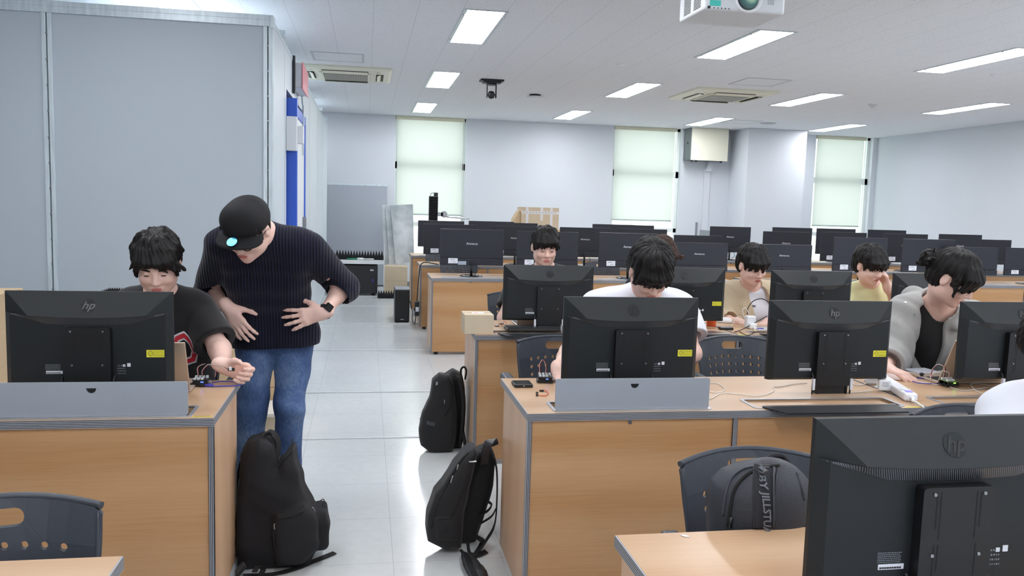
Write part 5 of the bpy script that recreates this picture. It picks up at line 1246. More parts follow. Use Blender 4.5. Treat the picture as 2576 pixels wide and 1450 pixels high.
# black backpack leaning on the near desk
Y = 3.34; o = Vector((.40, 3.36, 0)); T = thing('backpack', o, label='black backpack with silver zip pulls leaning against the near desk side', cat='backpack', group='black backpacks')
V = Vol((.20, 3.12, -.02), (.60, 3.64, .56), .0045)
def slab(pts, r, k, dy): 
    for (a, b), (c, d) in zip(pts, pts[1:]): V.cap(Y_(a, b, Y+dy), Y_(c, d, Y+dy), r, r, k)
V.poly(XZ([(1070, 1330), (1074, 1290), (1092, 1235), (1112, 1212), (1140, 1165), (1168, 1130), (1190, 1118), (1200, 1130), (1185, 1190), (1165, 1280), (1158, 1368), (1120, 1374), (1072, 1352)], Y-.04), Y-.04, .075, .035, .02)
V.poly(XZ([(1130, 1360), (1150, 1270), (1180, 1180), (1200, 1130), (1232, 1118), (1246, 1150), (1238, 1210), (1215, 1290), (1190, 1366)], Y+.07), Y+.07, .075, .04, .02)
V.poly(XZ([(1095, 1302), (1145, 1302), (1150, 1360), (1098, 1356)], Y-.11), Y-.11, .018, .012, .01)
V.disp(folds(7, .003, 26, (.5, .3, 1), (1, .3, .2))); V.plane((0, 0, .004), (0, 0, -1)); V.plane((.546, 0, 0), (1, 0, 0)); body = V.mesh('bag_body', NYL, T, o, 1)
seam(body, [(1085, 1330), (1098, 1280), (1130, 1210), (1160, 1160), (1180, 1140)], Y, WEB, .0035, 'zipper'); seam(body, [(1120, 1340), (1150, 1270), (1180, 1200), (1200, 1150), (1210, 1130)], Y, WEB, .0035, 'zipper')
seam(body, [(1100, 1308), (1125, 1306), (1145, 1308)], Y, WEB, .003, 'side_pocket_hem')
for u, v, dx in ((1154, 1170, -.003), (1140, 1198, -.006)): zpull(body, u, v, Y, T, SILVER, dx, .030)
h, n = hit(body, 1180, 1162, Y); bm = BM(); tube(bm, [h+n*.004, h+n*.008+Vector((.012, -.002, .001)), h+n*.008+Vector((.03, -.002, .002))], .0034, 6, 4); obj('zip_pull', bm, SILVER, T)
bm = BM(); ribbon(bm, [Y_(1217, 1168, Y-.075)-o, Y_(1221, 1140, Y-.085)-o, Y_(1228, 1116, Y-.065)-o, Y_(1240, 1108, Y-.02)-o, Y_(1244, 1120, Y+.01)-o], .034, .008, (1, .35, 0)); obj('grab_handle', bm, mat('black_leather', (34, 36, 42), .35, bump=.3, bscale=300), T)
bm = BM(); ribbon(bm, [Y_(1243, 1150, Y-.03)-o, Y_(1250, 1190, Y-.03)-o, Y_(1250, 1260, Y-.03)-o, Y_(1244, 1320, Y-.05)-o, Y_(1222, 1362, Y-.10)-o, F(1196, 1398, .006)], .026, .006, (.2, 1, 0)); obj('shoulder_strap', bm, NYL2, T)
bm = BM(); ribbon(bm, [Y_(1225, 1260, Y)-o, Y_(1236, 1272, Y-.02)-o, Y_(1224, 1288, Y-.02)-o, Y_(1208, 1290, Y)-o], .02, .005, (.2, 1, 0)); ribbon(bm, [Y_(1248, 1280, Y-.02)-o, Y_(1236, 1300, Y)-o, Y_(1212, 1316, Y+.02)-o], .018, .004, (.2, 1, 0)); obj('strap_loop', bm, WEB, T)
bm = BM(); ribbon(bm, [F(1176, 1365, .05), F(1182, 1392, .02), F(1200, 1396, .012), F(1224, 1388, .01)], .022, .003, (.3, 1, .2)); ribbon(bm, [F(1196, 1350, .05), F(1212, 1360, .05), F(1212, 1370, .02), F(1190, 1404, .006)], .022, .003, (1, .2, .2)); obj('loose_strap', bm, WEB, T)

# bag on the chair
T = thing('backpack', (1.06, 1.79, .47), label='charcoal leather-look backpack with a lettered webbing strap, hanging on the near chair', cat='backpack', group='black backpacks'); o = T.location.copy()
Y = 1.79; V = Vol((.78, 1.56, .45), (1.34, 1.99, .92), .004)
V.poly(XZ([(1800, 1360), (1806, 1270), (1820, 1232), (1850, 1205), (1895, 1191), (1950, 1187), (2005, 1196), (2042, 1226), (2060, 1280), (2062, 1360)], 1.74), 1.585, .045, .040, .01, lean=.27); V.ell(Y_(1928, 1295, 1.745), (.122, .082, .135), None, .05)
V.disp(folds(9, .0025, 26, (.3, .3, 1), (1, .3, .2))); V.plane((0, 0, .474), (0, 0, -1)); V.plane((0, 1.874, 0), (0, 1, 0)); body = V.mesh('bag_body', LEA, T, o, 1)
seam(body, [(1832, 1325), (1838, 1280), (1850, 1230), (1880, 1195), (1920, 1178), (1960, 1172)], Y, WEB, .0045, 'zipper'); seam(body, [(1818, 1300), (1825, 1250), (1840, 1205), (1868, 1182), (1900, 1174), (1935, 1172)], Y, mat('bag_piping', (58, 62, 70), .5), .003, 'piping')
st = seam(body, [(1921, 1176), (1921, 1195), (1920, 1215), (1920, 1240), (1920, 1270), (1920, 1300), (1920, 1325)], Y, mat('dark_webbing', (34, 35, 42), .8), .01, 'lettered_strap', .004, .044)
for du in (-23, 25): seam(body, [(1921+du, 1178), (1920+du, 1200), (1920+du, 1220), (1920+du, 1250), (1920+du, 1280), (1920+du, 1328)], Y, mat('bag_piping', (58, 62, 70), .5), .003, 'strap_edge', .003)
project_text('strap_lettering', 'JILL BY JILLSTUART', .0225, GREYW, T, body, o, hit(body, 1921, 1262, Y)[0]+o, (0, 0, -1), (1, 0, 0), off=.0125, bold=.0006)
seam(body, [(1958, 1178), (1952, 1220), (1950, 1325)], Y, LEA, .004, 'fold_seam', .0); seam(body, [(2004, 1190), (2018, 1230), (2024, 1260)], Y, LEA, .004, 'fold_seam', .0)
bm = BM(); tube(bm, [hit(body, 1838, 1300, Y)[0]+Vector((0, -.004, 0)), hit(body, 1834, 1325, Y)[0]+Vector((0, -.006, 0))], .004, 6, 0); obj('zip_pull', bm, BLACKP, T)
bm = BM(); tube(bm, [Y_(1925, 1168, 1.80)-o, Y_(1940, 1150, 1.81)-o, Y_(1968, 1149, 1.81)-o, Y_(1985, 1168, 1.80)-o], .006, 8); obj('grab_handle', bm, NYL2, T)

# folded umbrella on the floor
T = thing('umbrella', (0, 0, 0), label='folded black umbrella lying on the floor at the lower edge', cat='umbrella'); A = at(1160, 1386, 'Z', .03); Bq = at(1225, 1475, 'Z', .03); T.location = (A.x, A.y, 0); q = T.location.copy()
d = (Bq-A).normalized(); bm = BM(); cyl(bm, A-q, A+d*.035-q, .0065); obj('umbrella_handle', bm, BLACKP, T)
bm = BM(); N = 16; pr_ = [(.008, .03), (.016, .06), (.026, .12), (.030, .18), (.028, .24), (.020, .30)]; Mx = Matrix.Translation(A-q) @ d.to_track_quat('Z', 'Y').to_matrix().to_4x4(); R_ = []
for r_, z_ in pr_: R_.append([bm.verts.new(Mx @ Vector((r_*(1+.16*(k % 2))*math.cos(2*PI*k/N+z_*4), r_*(1+.16*(k % 2))*math.sin(2*PI*k/N+z_*4), z_))) for k in range(N)])
for a, b in zip(R_, R_[1:]):
    for k in range(N): bm.faces.new([a[k], a[(k+1) % N], b[(k+1) % N], b[k]])
bm.faces.new(R_[0]); bm.faces.new(R_[-1]); obj('umbrella_canopy', bm, mat('umbrella_cloth', (18, 19, 22), .5), T)

# ---------------------------------------------------------------- small things on the desks
def Z_(u, v, z=DH): return at(u, v, 'Z', z)
def cable(name, pts, r, m, label=None, parent=None, cat='cable'):
    bm = BM(); tube(bm, pts, r, 6, 8); o = obj(name, bm, m, parent)
    if not parent: tag(o, label, cat)
    return o
def laptop(x, y, rz, wd, dp, ang, m, label, z=DH, keys=True):
    T = thing('laptop', (x, y, z+.001), rz, label=label, cat='laptop'); obj('laptop_base', box(BM(), -wd/2, wd/2, 0, dp, 0, .008, .0025), m, T)
    if keys: obj('keyboard_area', box(BM(), -wd/2+.02, wd/2-.02, .02, dp*.5, .0081, .0088), BLACKM, T)
    Mx = Matrix.Translation((0, .002, .008)) @ Matrix.Rotation(ang, 4, 'X')
    bm = BM(); box(bm, -wd/2, wd/2, -.003, .003, 0, dp, .0022, M=Mx); lid = obj('laptop_lid', bm, m, T); bm = BM(); box(bm, -wd/2+.006, wd/2-.006, .0031, .0036, .006, dp-.006, M=Mx); obj('laptop_screen', bm, BLACKG, lid); return T
laptop(-.765, 3.085, 0, .30, .205, .42, GOLDAL, 'pale gold laptop lid beside the lettered T-shirt')
SHW = mat('white_laptop_shell', (216, 220, 230), .35, metal=.2)
laptop(2.555, 3.10, .0, .31, .21, .42, GOLDAL, 'pale gold laptop half hidden behind the end monitor back')
laptop(.985, 3.09, 0, .30, .20, .35, SILVER, 'silver laptop hidden behind the monitor of the student in white')
laptop(1.78, R2+.30, 0, .26, .19, .35, SHW, 'pale laptop behind the monitor beside the orange cup')
laptop(1.02, R2+.33, 0, .30, .20, .35, SILVER, 'silver laptop behind the monitor with white cable tags')
def board(p, rz, label, led=(60, 90, 255), green=False):
    T = thing('circuit_board', p, rz, label=label, cat='electronics'); obj('board', box(BM(), -.027, .041, -.027, .027, .006, .009), PCBB, T)
    obj('shield_board', box(BM(), -.020, .036, -.027, .027, .022, .0245), PCBG if green else PCBB, T)
    bm = BM(); box(bm, -.018, .034, -.026, -.022, .009, .022); box(bm, -.018, .034, .022, .026, .009, .022); box(bm, -.015, .005, -.006, .004, .009, .014); obj('pin_header', bm, BLACKM, T)
    for i in range(4): obj('white_connector', box(BM(), -.017+.013*i, -.008+.013*i, .010, .019, .0245, .034, .001), WHITEP, T)
    for i in range(3): obj('white_connector', box(BM(), -.017+.013*i, -.008+.013*i, -.022, -.013, .0245, .032, .001), WHITEP, T)
    obj('usb_port', box(BM(), .030, .045, -.010, .004, .009, .020), SILVER, T)
    bm = BM(); [box(bm, .010+.006*i, .013+.006*i, -.0278, -.026, .016, .019) for i in range(2)]
    m = 'led_%d_%d_%d' % led; obj('lit_diode', bm, mat(m, led, .3, emit=(led, 12.)), T)
    bm = BM(); [cyl(bm, (x, y, 0), (x, y, .006), .002, 6) for x in (-.022, .036) for y in (-.022, .022)]; obj('standoff', bm, STEEL, T)
    return T
def wires(T, a, b, hgt, cols, spread=.0022):
    'thin wires arching from a to b'
    a = Vector(a); b = Vector(b)
    for i, m in enumerate(cols):
        k = (i-(len(cols)-1)/2)*spread; bm = BM(); tube(bm, [a+Vector((k, 0, 0)), a+Vector((k, 0, hgt*.7)), (a+b)/2+Vector((k, .004, hgt)), b+Vector((k, 0, hgt*.6)), b+Vector((k, 0, 0))], .0011, 5); obj('jumper_wire', bm, m, T)
p = Z_(500, 972); B1 = board((p.x, p.y+.01, DH+.001), 0, 'black circuit board with white plugs beside the pale gold laptop')
wires(B1, (-.005, .015, .034), (.055, .02, .028), .045, [CABLEW, CABLER, CABLEB]); hp = Y_(580, 932, 3.17)-B1.location
for i, m in enumerate([CABLEW, CABLER, CABLEB]): bm = BM(); k = .0022*i; tube(bm, [(.008+k, .012, .034), (.010+k, .01, .055), (.035+k, .005, .078), (hp.x*.7+k, hp.y*.6, hp.z+.012), (hp.x-.01+k, hp.y, hp.z)], .0011, 5); obj('jumper_wire', bm, m, B1)
T = thing('sensor_module', Y_(582, 930, 3.165), label='tiny white-and-black sensor pinched in the raised hand', cat='electronics'); obj('sensor_board', box(BM(), -.012, .012, -.002, .002, -.006, .006), PCBB, T); obj('plug', box(BM(), -.008, .002, -.006, .002, -.003, .010, .001), WHITEP, T)
p = Z_(548, 968)
cable('usb_cable', [Z_(530, 968)+Vector((0, 0, .006)), Z_(560, 963)+Vector((0, 0, .005)), Z_(600, 965)+Vector((0, 0, .004)), Z_(607, 970)+Vector((0, 0, .003)), Z_(590, 973)+Vector((0, 0, .003)), Z_(540, 975)+Vector((0, 0, .004)), Z_(515, 974)+Vector((0, 0, .004))], .0021, CABLEBL, 'blue cable looped at the desk corner below the raised hand')
T = thing('usb_plug', Z_(518, 974), label='black plug end of the blue cable beside the pale gold laptop', cat='plug'); obj('plug_body', box(BM(), -.022, -.004, -.006, .006, .002, .013, .002), BLACKP, T); obj('plug_sleeve', box(BM(), -.004, .026, -.005, .005, .003, .011, .002), CABLEBL, T)
o_ = obj('yellow_desk_sticker', box(BM(), -.03, .03, -.004, .004, 0, .0006), YELLOW); p = Z_(508, 1048.5); o_.location = (p.x, p.y, DH+.0002); tag(o_, 'thin yellow sticker on the desk edge near the corner below the raised hand', 'sticker')
bm = BM(); [box(bm, -.024+.006*k, -.020+.006*k+.001*(k % 2), -.002, .002, .0007, .0009) for k in range(8)]; obj('sticker_print', bm, INK, o_)
# on the desk of the student in white
T = thing('power_bank', (0, 0, DH+.0005), .0, label='black flat power bank near the desk corner', cat='power bank'); a = Z_(1294, 976); b = Z_(1341, 976); T.location = ((a.x+b.x)/2, a.y+.032, DH+.0005); wd = (b.x-a.x)
obj('housing', box(BM(), -wd/2, wd/2, -.036, .040, 0, .013, .003), BLACKP, T); obj('glossy_top', box(BM(), -wd/2+.004, wd/2-.004, -.031, .036, .0128, .0136), BLACKG, T); bm = BM(); cyl(bm, (0, -.0361, .0065), (0, -.037, .0065), .0022, 10); obj('button', bm, WHITEP, T)
p = Z_(1366, 962); B2 = board((p.x, p.y, DH+.001), -.15, 'black circuit board with blue glow next to the black power bank')
wires(B2, (-.012, .015, .032), (.012, .015, .030), .055, [CABLEW, CABLER, CABLEB]); bm = BM(); tube(bm, [(.02, .0, .03), (.035, -.002, .026), (.05, .004, .034)], .0013, 6); obj('jumper_wire', bm, CABLEW, B2); bm = BM(); tube(bm, [(.04, -.003, .012), (.055, -.004, .006), (.09, -.01, .004)], .0021, 6); obj('jumper_wire', bm, CABLEBL, B2)
T = thing('servo_lead', Z_(1365, 991), label='short orange lead with small black plugs lying on the near desk', cat='cable'); q = T.location.copy()
bm = BM(); tube(bm, [Z_(1362, 985)-q+Vector((0, 0, .004)), Z_(1374, 986)-q+Vector((0, 0, .003)), Z_(1379, 992)-q+Vector((0, 0, .003)), Z_(1372, 998)-q+Vector((0, 0, .003)), Z_(1355, 997)-q+Vector((0, 0, .003))], .0018, 6); obj('lead', bm, CABLEO, T)
for u, v in ((1350, 990), (1350, 994), (1350, 998)): bm = BM(); a = Z_(u, v)-q; box(bm, a.x-.003, a.x+.006, a.y-.002, a.y+.002, .001, .005); obj('plug', bm, BLACKP, T)
a = Z_(1360, 986)-q; bm = BM(); box(bm, a.x-.004, a.x+.012, a.y-.004, a.y+.004, .001, .007); obj('plug', bm, BLACKP, T)
def deskline(pts, z=.003): return [Z_(u, v)+Vector((0, 0, z if len(pts) else z)) for u, v in pts]
cable('charging_cable', deskline([(1770, 968), (1800, 966), (1818, 975), (1822, 985), (1800, 990), (1780, 985), (1768, 975)]), .0018, CABLEW, 'white cable loop next to the upright grey lid')
cable('charging_cable', deskline([(1768, 1006), (1790, 1004), (1815, 992), (1860, 994), (1900, 999), (1930, 994), (1947, 984), (1945, 976), (1962, 975), (2000, 968), (2030, 966)]), .0018, CABLEW, 'long white cable running from the grey lid to the bare lift column')
cable('charging_cable', deskline([(2138, 958), (2146, 968), (2160, 972), (2178, 968)]), .0020, CABLEW, 'white cable beside the bare lift column, rising to the adapters')
cable('charging_cable', deskline([(2130, 990), (2165, 988), (2195, 985)]), .0018, CABLEW, 'short white cable feeding the nearer square adapter')
# power strip
a = Z_(2204, 954); b = Z_(2292, 1012); d = (b-a); d.z = 0; L = d.length; T = thing('power_strip', (a.x, a.y, DH+.0005), math.atan2(d.y, d.x), label='white power strip with a lit purple switch beside the bare lift column', cat='power strip')
obj('strip_body', box(BM(), 0, L, -.025, .025, 0, .032, .008, 3), mat('white_strip_plastic', (236, 236, 242), .3), T)
for x in (.035, .085, L-.075): bm = BM(); lathe(bm, [(.017, .0322), (.019, .0335), (.019, .034), (.015, .034), (.015, .0325)], 24, c=(x, 0, 0)); obj('socket', bm, WHITEP, T)
obj('lit_switch', box(BM(), L-.045, L-.022, -.012, .012, .032, .0355, .001), mat('purple_switch', (130, 120, 225), .3, emit=((120, 110, 230), .8)), T)
bm = BM(); tube(bm, [(L-.005, 0, .015), (L+.02, 0, .016), (L+.04, -.01, .012)], .005, 8, rr=(.0095, .0045)); obj('cord_collar', bm, WHITEP, T)
e = T.matrix_basis @ Vector((L+.04, -.01, .012))
bm = BM(); tube(bm, [(L+.035, -.008, .012)] + [tuple(T.matrix_basis.inverted() @ v) for v in (Vector((e.x+.006, e.y-.03, DH+.008)), Vector((e.x+.008, R1-.012, DH-.02)), Vector((e.x+.008, R1-.02, DH-.2)))], .0042, 8); obj('power_cord', bm, CABLEW, T)
for i, (u, v, lab) in enumerate([(2192, 968, 'white square adapter plugged into the far end of the power strip'), (2222, 985, 'white square adapter plugged in nearest the lit switch')]):
    p = Z_(u, v); A_ = thing('power_adapter', (p.x, p.y-.0, DH+.001), -.25, label=lab, cat='adapter'); obj('adapter_body', box(BM(), -.024, .024, -.016, .016, .004, .048, .005, 3), WHITEP, A_); obj('adapter_neck', box(BM(), .022, .034, -.010, .010, .014, .038, .003), WHITEP, A_)
    bm = BM(); [box(bm, -.012, .014, -.0166, -.016, .022+.005*k, .0235+.005*k) for k in range(4)]; obj('fine_print', bm, GREYINK, A_); bm = BM(); box(bm, -.034, -.024, -.005, .005, .012, .020, .002); obj('cable_plug', bm, WHITEP, A_)
def mouse(u, v, rz, label, z=DH, m=None):
    p = Z_(u, v, z); T = thing('computer_mouse', (p.x, p.y, z), rz, label=label, cat='mouse'); V = Vol((-.05, -.07, -.01), (.05, .07, .05), .003); V.ell((0, 0, .008), (.030, .052, .026), None, 0); V.plane((0, 0, .001), (0, 0, -1)); V.mesh('mouse_body', m or WHITEP, T, (0, 0, 0), 1)
    bm = BM(); cyl(bm, (-.002, .028, .027), (.002, .028, .027), .006, 12); obj('scroll_wheel', bm, GREYINK, T); return T
mouse(2248, 953, .3, 'white mouse under the hand of the grey-jacketed person', m=mat('pinkish_white_plastic', (232, 216, 212), .35))
cable('mouse_cable', deskline([(2256, 958), (2264, 958), (2280, 955), (2320, 965), (2360, 971)], .004), .0017, CABLEW, 'white mouse cable curving towards the black circuit board with green glow')
cable('usb_cable', deskline([(2376, 968), (2350, 969), (2310, 967), (2292, 960), (2300, 955), (2340, 956)], .005), .0021, CABLEBL, 'blue cable in front of the white notebook by the grey jacket')
T = thing('notebook_computer', Z_(2325, 938), .12, label='thin white open laptop base beside the grey jacket', cat='laptop'); obj('laptop_base', box(BM(), -.075, .055, -.05, .06, .001, .010, .003), SHW, T); obj('touchpad', box(BM(), -.03, .03, -.04, -.0, .0101, .0105), mat('touchpad_grey', (200, 204, 214), .4), T)
p = Z_(2382, 972); B3 = board((p.x, p.y, DH+.001), 0, 'black circuit board with green glow and pale plugs beside the grey jacket', (120, 255, 60), True)
wires(B3, (-.010, .01, .034), (-.055, .03, .02), .060, [CABLEW, CABLER, CABLEB]); wires(B3, (-.004, -.01, .034), (-.06, .02, .02), .035, [CABLEW, CABLER])
p = Z_(2318, 952); T = thing('joystick_module', (p.x, p.y, DH+.001), .2, label='tiny black joystick module in front of the thin white laptop base', cat='electronics'); obj('module_board', box(BM(), -.016, .016, -.012, .012, .0, .003), PCBB, T); bm = BM(); lathe(bm, [(.006, .003), (.006, .012), (.010, .016), (.009, .022), (.002, .024)], 16); obj('stick', bm, BLACKP, T)
cable('charging_cable', deskline([(2388, 975), (2420, 985), (2455, 982), (2490, 977), (2495, 985), (2480, 995), (2455, 985), (2442, 970), (2455, 967), (2485, 972), (2505, 978)]), .0018, CABLEW, 'white cable coiled on the desk in front of the end monitor')
T = thing('paper_tab', (0, 0, 0), label='small scrap of white tape on the bare desk below the charcoal chair', cat='paper'); p = Z_(1722, 1350); T.location = (p.x, p.y, DH+.0008); obj('tape', prism(BM(), [(-.009, .006), (.003, .006), (.011, -.006), (-.001, -.006)], 0, .0004, 'z'), WHITEP, T)
o_ = obj('yellow_desk_sticker', box(BM(), -.03, .03, -.004, .004, 0, .0006), YELLOW); p = Z_(2290, 1028); o_.location = (2.01, R1+.012, DH+.0002); tag(o_, 'thin yellow sticker on the desk edge under the power strip', 'sticker')
# second row
def carton(x, y, z, w_, d_, h_, label, m=CARD, rz=0., flaps=False, group=None):
    T = thing('cardboard_box', (x, y, z), rz, label=label, cat='box', group=group); obj('box_body', box(BM(), -w_/2, w_/2, -d_/2, d_/2, 0, h_, .003), m, T)
    bm = BM(); box(bm, -w_/2, w_/2, -.001, .001, h_, h_+.0008); obj('lid_seam', bm, mat('carton_seam', (120, 96, 70), .8), T); return T
a = Z_(1166, 840); b = Z_(1241, 842); T = carton((a.x+b.x)/2, R2+.10, DH+.001, b.x-a.x, .16, .107, 'small brown carton on the corner of the second desk row', CARDP)
o2 = obj('white_label', box(BM(), -.03, .035, -.03, .02, .1071, .1077), WSTICK, T); obj('label_print', box(BM(), -.02, .0, -.015, .005, .1078, .108), CABLEO, T)
for u, v, lab in ((1262, 816, 'pair of tiny sensor parts next to the small brown carton, with white plug'), (1250, 822, 'tiny red-wired sensor part closest to the small brown carton')):
    p = Z_(u, v); T = thing('sensor_part', (p.x, p.y, DH+.001), label=lab, cat='electronics'); obj('sensor_board', box(BM(), -.012, .012, -.008, .008, 0, .003), PCBB, T); obj('plug', box(BM(), -.006, .004, -.004, .004, .003, .012, .001), WHITEP, T); bm = BM(); tube(bm, [(.004, 0, .01), (.02, .01, .015), (.03, 0, .002)], .0013, 5); obj('wire', bm, CABLER, T)
a = Z_(1274, 834); T = thing('keyboard', (a.x+.16, a.y+.005, DH+.002), label='black keyboard on the second desk row beside the small brown carton', cat='keyboard'); obj('keyboard_body', box(BM(), -.16, .16, -.03, .09, 0, .016, .004), BLACKP, T)
k_ = obj('key_block', box(BM(), -.153, .153, -.024, .082, .0155, .021), stripes('key_rows', 0, .018, (42, 44, 48), (16, 17, 18), .14), T)
cable('mouse_cable', [Z_(1240, 838)+Vector((0, .02, .003)), Z_(1258, 839)+Vector((0, .02, .003)), Z_(1276, 836)+Vector((0, .02, .003))], .0018, CABLEB, 'short black cable between the carton and the keyboard')
p = Z_(1792, 822); T = thing('paper_cup', (p.x, p.y+.02, DH+.001), label='orange paper cup beside the monitor with the yellow sticker', cat='cup'); bm = BM(); lathe(bm, [(.026, 0), (.027, .001), (.036, .085), (.034, .085), (.0255, .004)], 32); obj('cup_wall', bm, mat('orange_paper', (226, 96, 48), .45), T); bm = BM(); tube(bm, [(.0352*math.cos(a), .0352*math.sin(a), .085) for a in [2*PI*k/24 for k in range(25)]], .0016, 6, 0); obj('cup_rim', bm, mat('orange_paper', (226, 96, 48), .45), T)
bm = BM(); [box(bm, -.008+.004*k, -.006+.004*k, -.0335, -.0325, .055+.003*(k % 2), .062+.003*(k % 3)) for k in range(4)]; obj('cup_print', bm, mat('dark_red_print', (150, 52, 30), .5), T)
mouse(1824, 812, 1.2, 'white mouse next to the orange paper cup')
p = Z_(1826, 830); T = thing('card_reader', (p.x, p.y, DH+.001), -.1, label='small dark box with a screen in front of the white mouse', cat='electronics'); obj('housing', box(BM(), -.04, .04, -.02, .03, 0, .014, .003), BLACKP, T); obj('front_panel', box(BM(), -.03, .03, -.01, .022, .014, .0146), GREYINK, T)
a = Z_(1797, 843); T = thing('laptop_stand', (a.x, R2+.035, DH+.001), label='silver tray lying open at the desk edge below the orange cup', cat='tray'); obj('tray_plate', box(BM(), -.10, .10, -.03, .04, .004, .008, .001), SILVER, T); obj('tray_foot', box(BM(), -.09, .09, -.02, .03, 0, .004), BLACKP, T)
p = Z_(1886, 826); T = thing('power_strip', (p.x, p.y, DH+.001), label='white upright plug tower among tangled cables by the beige shirt', cat='power strip'); obj('strip_body', box(BM(), -.030, .030, -.022, .022, 0, .075, .008, 3), WHITEP, T); obj('socket_block', box(BM(), -.022, .022, -.055, -.02, .0, .035, .008, 3), WHITEP, T); bm = BM(); tube(bm, [(0, -.05, .02), (-.01, -.08, .012), (-.03, -.14, .004)], .004, 8); obj('power_cord', bm, CABLEW, T)
lp = lambda pts, y: [Y_(u, v, y) for u, v in pts]
cable('charging_cable', lp([(1880, 792), (1882, 775), (1895, 758), (1915, 752), (1932, 760), (1938, 775)], 4.72), .0028, CABLEB, 'black cable arching high over the plug tower')
cable('charging_cable', lp([(1872, 800), (1868, 780), (1876, 776), (1884, 790)], 4.66), .0026, CABLEW, 'small white cable loop rising over the plug tower')
cable('charging_cable', lp([(1838, 824), (1845, 812), (1852, 800), (1862, 797), (1868, 806), (1860, 815)], 4.68), .0022, CABLEW, 'white cable curl between the white mouse and the plug tower')
cable('charging_cable', [Z_(1848, 838)+Vector((0, 0, .005)), Y_(1870, 828, 4.6), Y_(1900, 812, 4.62), Y_(1930, 795, 4.66)], .0026, CABLEB, 'black cable crossing in front of the plug tower')
cable('charging_cable', [Z_(1860, 836)+Vector((0, 0, .004)), Z_(1880, 846)+Vector((0, 0, .004)), Z_(1900, 838)+Vector((0, 0, .004)), Z_(1925, 838)+Vector((0, 0, .004))], .0024, CABLEB, 'black cable lying below the plug tower')
p = Z_(1918, 828); T = thing('notebook', (p.x, p.y, DH+.001), .1, label='white papers with a purple edge beside the hands of the beige-shirted person', cat='paper'); obj('paper_sheet', box(BM(), -.05, .06, -.04, .05, 0, .003), WSTICK, T); obj('purple_clip', box(BM(), -.045, -.01, -.03, -.015, .003, .008), CABLEBL, T)
p = Z_(1850, 838); o_ = obj('yellow_desk_sticker', box(BM(), -.03, .03, -.006, .006, 0, .0006), YELLOW); o_.location = (p.x+.01, R2+.02, DH+.0002); tag(o_, 'thin yellow sticker on the second row desk edge by the silver tray', 'sticker')


# ---------------------------------------------------------------- things at the back
T = thing('wall_box', (5.765, YW, 2.25), label='cream box mounted high on the back wall between window and column', cat='equipment box')
obj('box_front', box(BM(), -.335, .33, -.32, -.29, .0, .548, .006), CREAMP, T); obj('box_sides', box(BM(), -.35, .325, -.30, -.001, .005, .547, .003), mat('dark_grey_metal', (96, 104, 108), .5), T)
bm = BM(); [box(bm, x-.012, x+.012, -.24, -.20, -.02, .004) for x in (-.28, -.2, .25)]; obj('rubber_foot', bm, BLACKM, T); obj('latch', box(BM(), -.362, -.35, -.2, -.16, .28, .31), BLACKP, T)
T = thing('cable_duct', (5.86, YW, 0), label='white cable duct running down the wall from the cream box', cat='cable duct'); obj('duct_cover', box(BM(), -.055, .055, -.045, -.0, .0, 2.10, .004), PAINT, T); bm = BM(); prism(bm, [(-.055, 2.08), (.055, 2.08), (.09, 2.25), (-.0, 2.25)], -.10, -.0, 'y'); obj('duct_elbow', bm, PAINT, T)
T = thing('wall_socket', (5.72, YW, 1.05), label='thin upright grey conduit on the wall beside the white cable duct', cat='conduit'); obj('conduit_tube', box(BM(), -.015, .015, -.03, -.0, -.3, .14, .003), GREYINK, T)
T = thing('leaning_board', (0, 0, 0), label='tall plain grey board standing against the back wall beside the booth', cat='board'); obj('board_panel', prism(BM(), [(-.62, .02), (.335, .02), (.335, 1.66), (-.62, 1.66)], YW-.06, YW-.03, 'y'), mat('grey_board', (168, 174, 184), .5), T); obj('board_edge', box(BM(), -.63, .345, YW-.064, YW-.026, 1.64, 1.67, .003), GALV, T)
t = new('marbled_foam', .8, .3); v, x = t.coord(); t.L.new(t.ramp(t.noise(v, 3.2, 7), [(.35, (176, 184, 188)), (.55, (220, 226, 228)), (.7, (238, 240, 241))]), t.b.inputs['Base Color']); FOAM = t.m
for i, (dx, z, lab) in enumerate([(0, 0, 'front marbled grey foam sheet leaning by the window'), (-.10, .0, 'middle marbled foam sheet, its edge showing behind the front sheet'), (-.17, .0, 'rearmost marbled foam sheet leaning by the window')]):
    bx_ = BM(); hy = 12.75+.07*i; p4 = [(.455+dx, .44), (.735+dx*.7, .50), (.70+dx*.6, 1.37-.01*i), (.36+dx*.7, 1.345)]
    b = bmesh.new(); prism(b, p4, hy-.02, hy+.02, 'y'); o_ = obj('foam_sheet', b, FOAM); tag(o_, lab, 'foam sheet', 'marbled foam sheets')
def pyr(bm, x0, x1, y0, y1, z0, nx, ny, h, M=None):
    b = bmesh.new(); dx = (x1-x0)/nx; dy = (y1-y0)/ny
    for i in range(nx):
        for j in range(ny):
            c = [(x0+dx*i, y0+dy*j, z0), (x0+dx*(i+1), y0+dy*j, z0), (x0+dx*(i+1), y0+dy*(j+1), z0), (x0+dx*i, y0+dy*(j+1), z0), (x0+dx*(i+.5), y0+dy*(j+.5), z0+h)]
            add(b, c, [(0, 1, 4), (1, 2, 4), (2, 3, 4), (3, 0, 4)])
    merge(bm, b, M)
FB = mat('black_absorber_foam', (22, 23, 26), .95)
T = thing('absorber_foam', (0, 0, 0), label='row of black pointed foam spikes on the white-edged cart', cat='foam'); bm = BM(); box(bm, -.44, .265, 12.45, 12.75, .535, .575); pyr(bm, -.44, .265, 12.45, 12.75, .575, 17, 4, .085); obj('spike_block', bm, FB, T)
T = thing('equipment_cart', (0, 0, 0), label='low black cabinet with a pale top behind the standing person', cat='cabinet'); obj('cabinet_body', box(BM(), -.36, .18, 12.45, 12.95, .03, .45, .008), BLACKP, T)
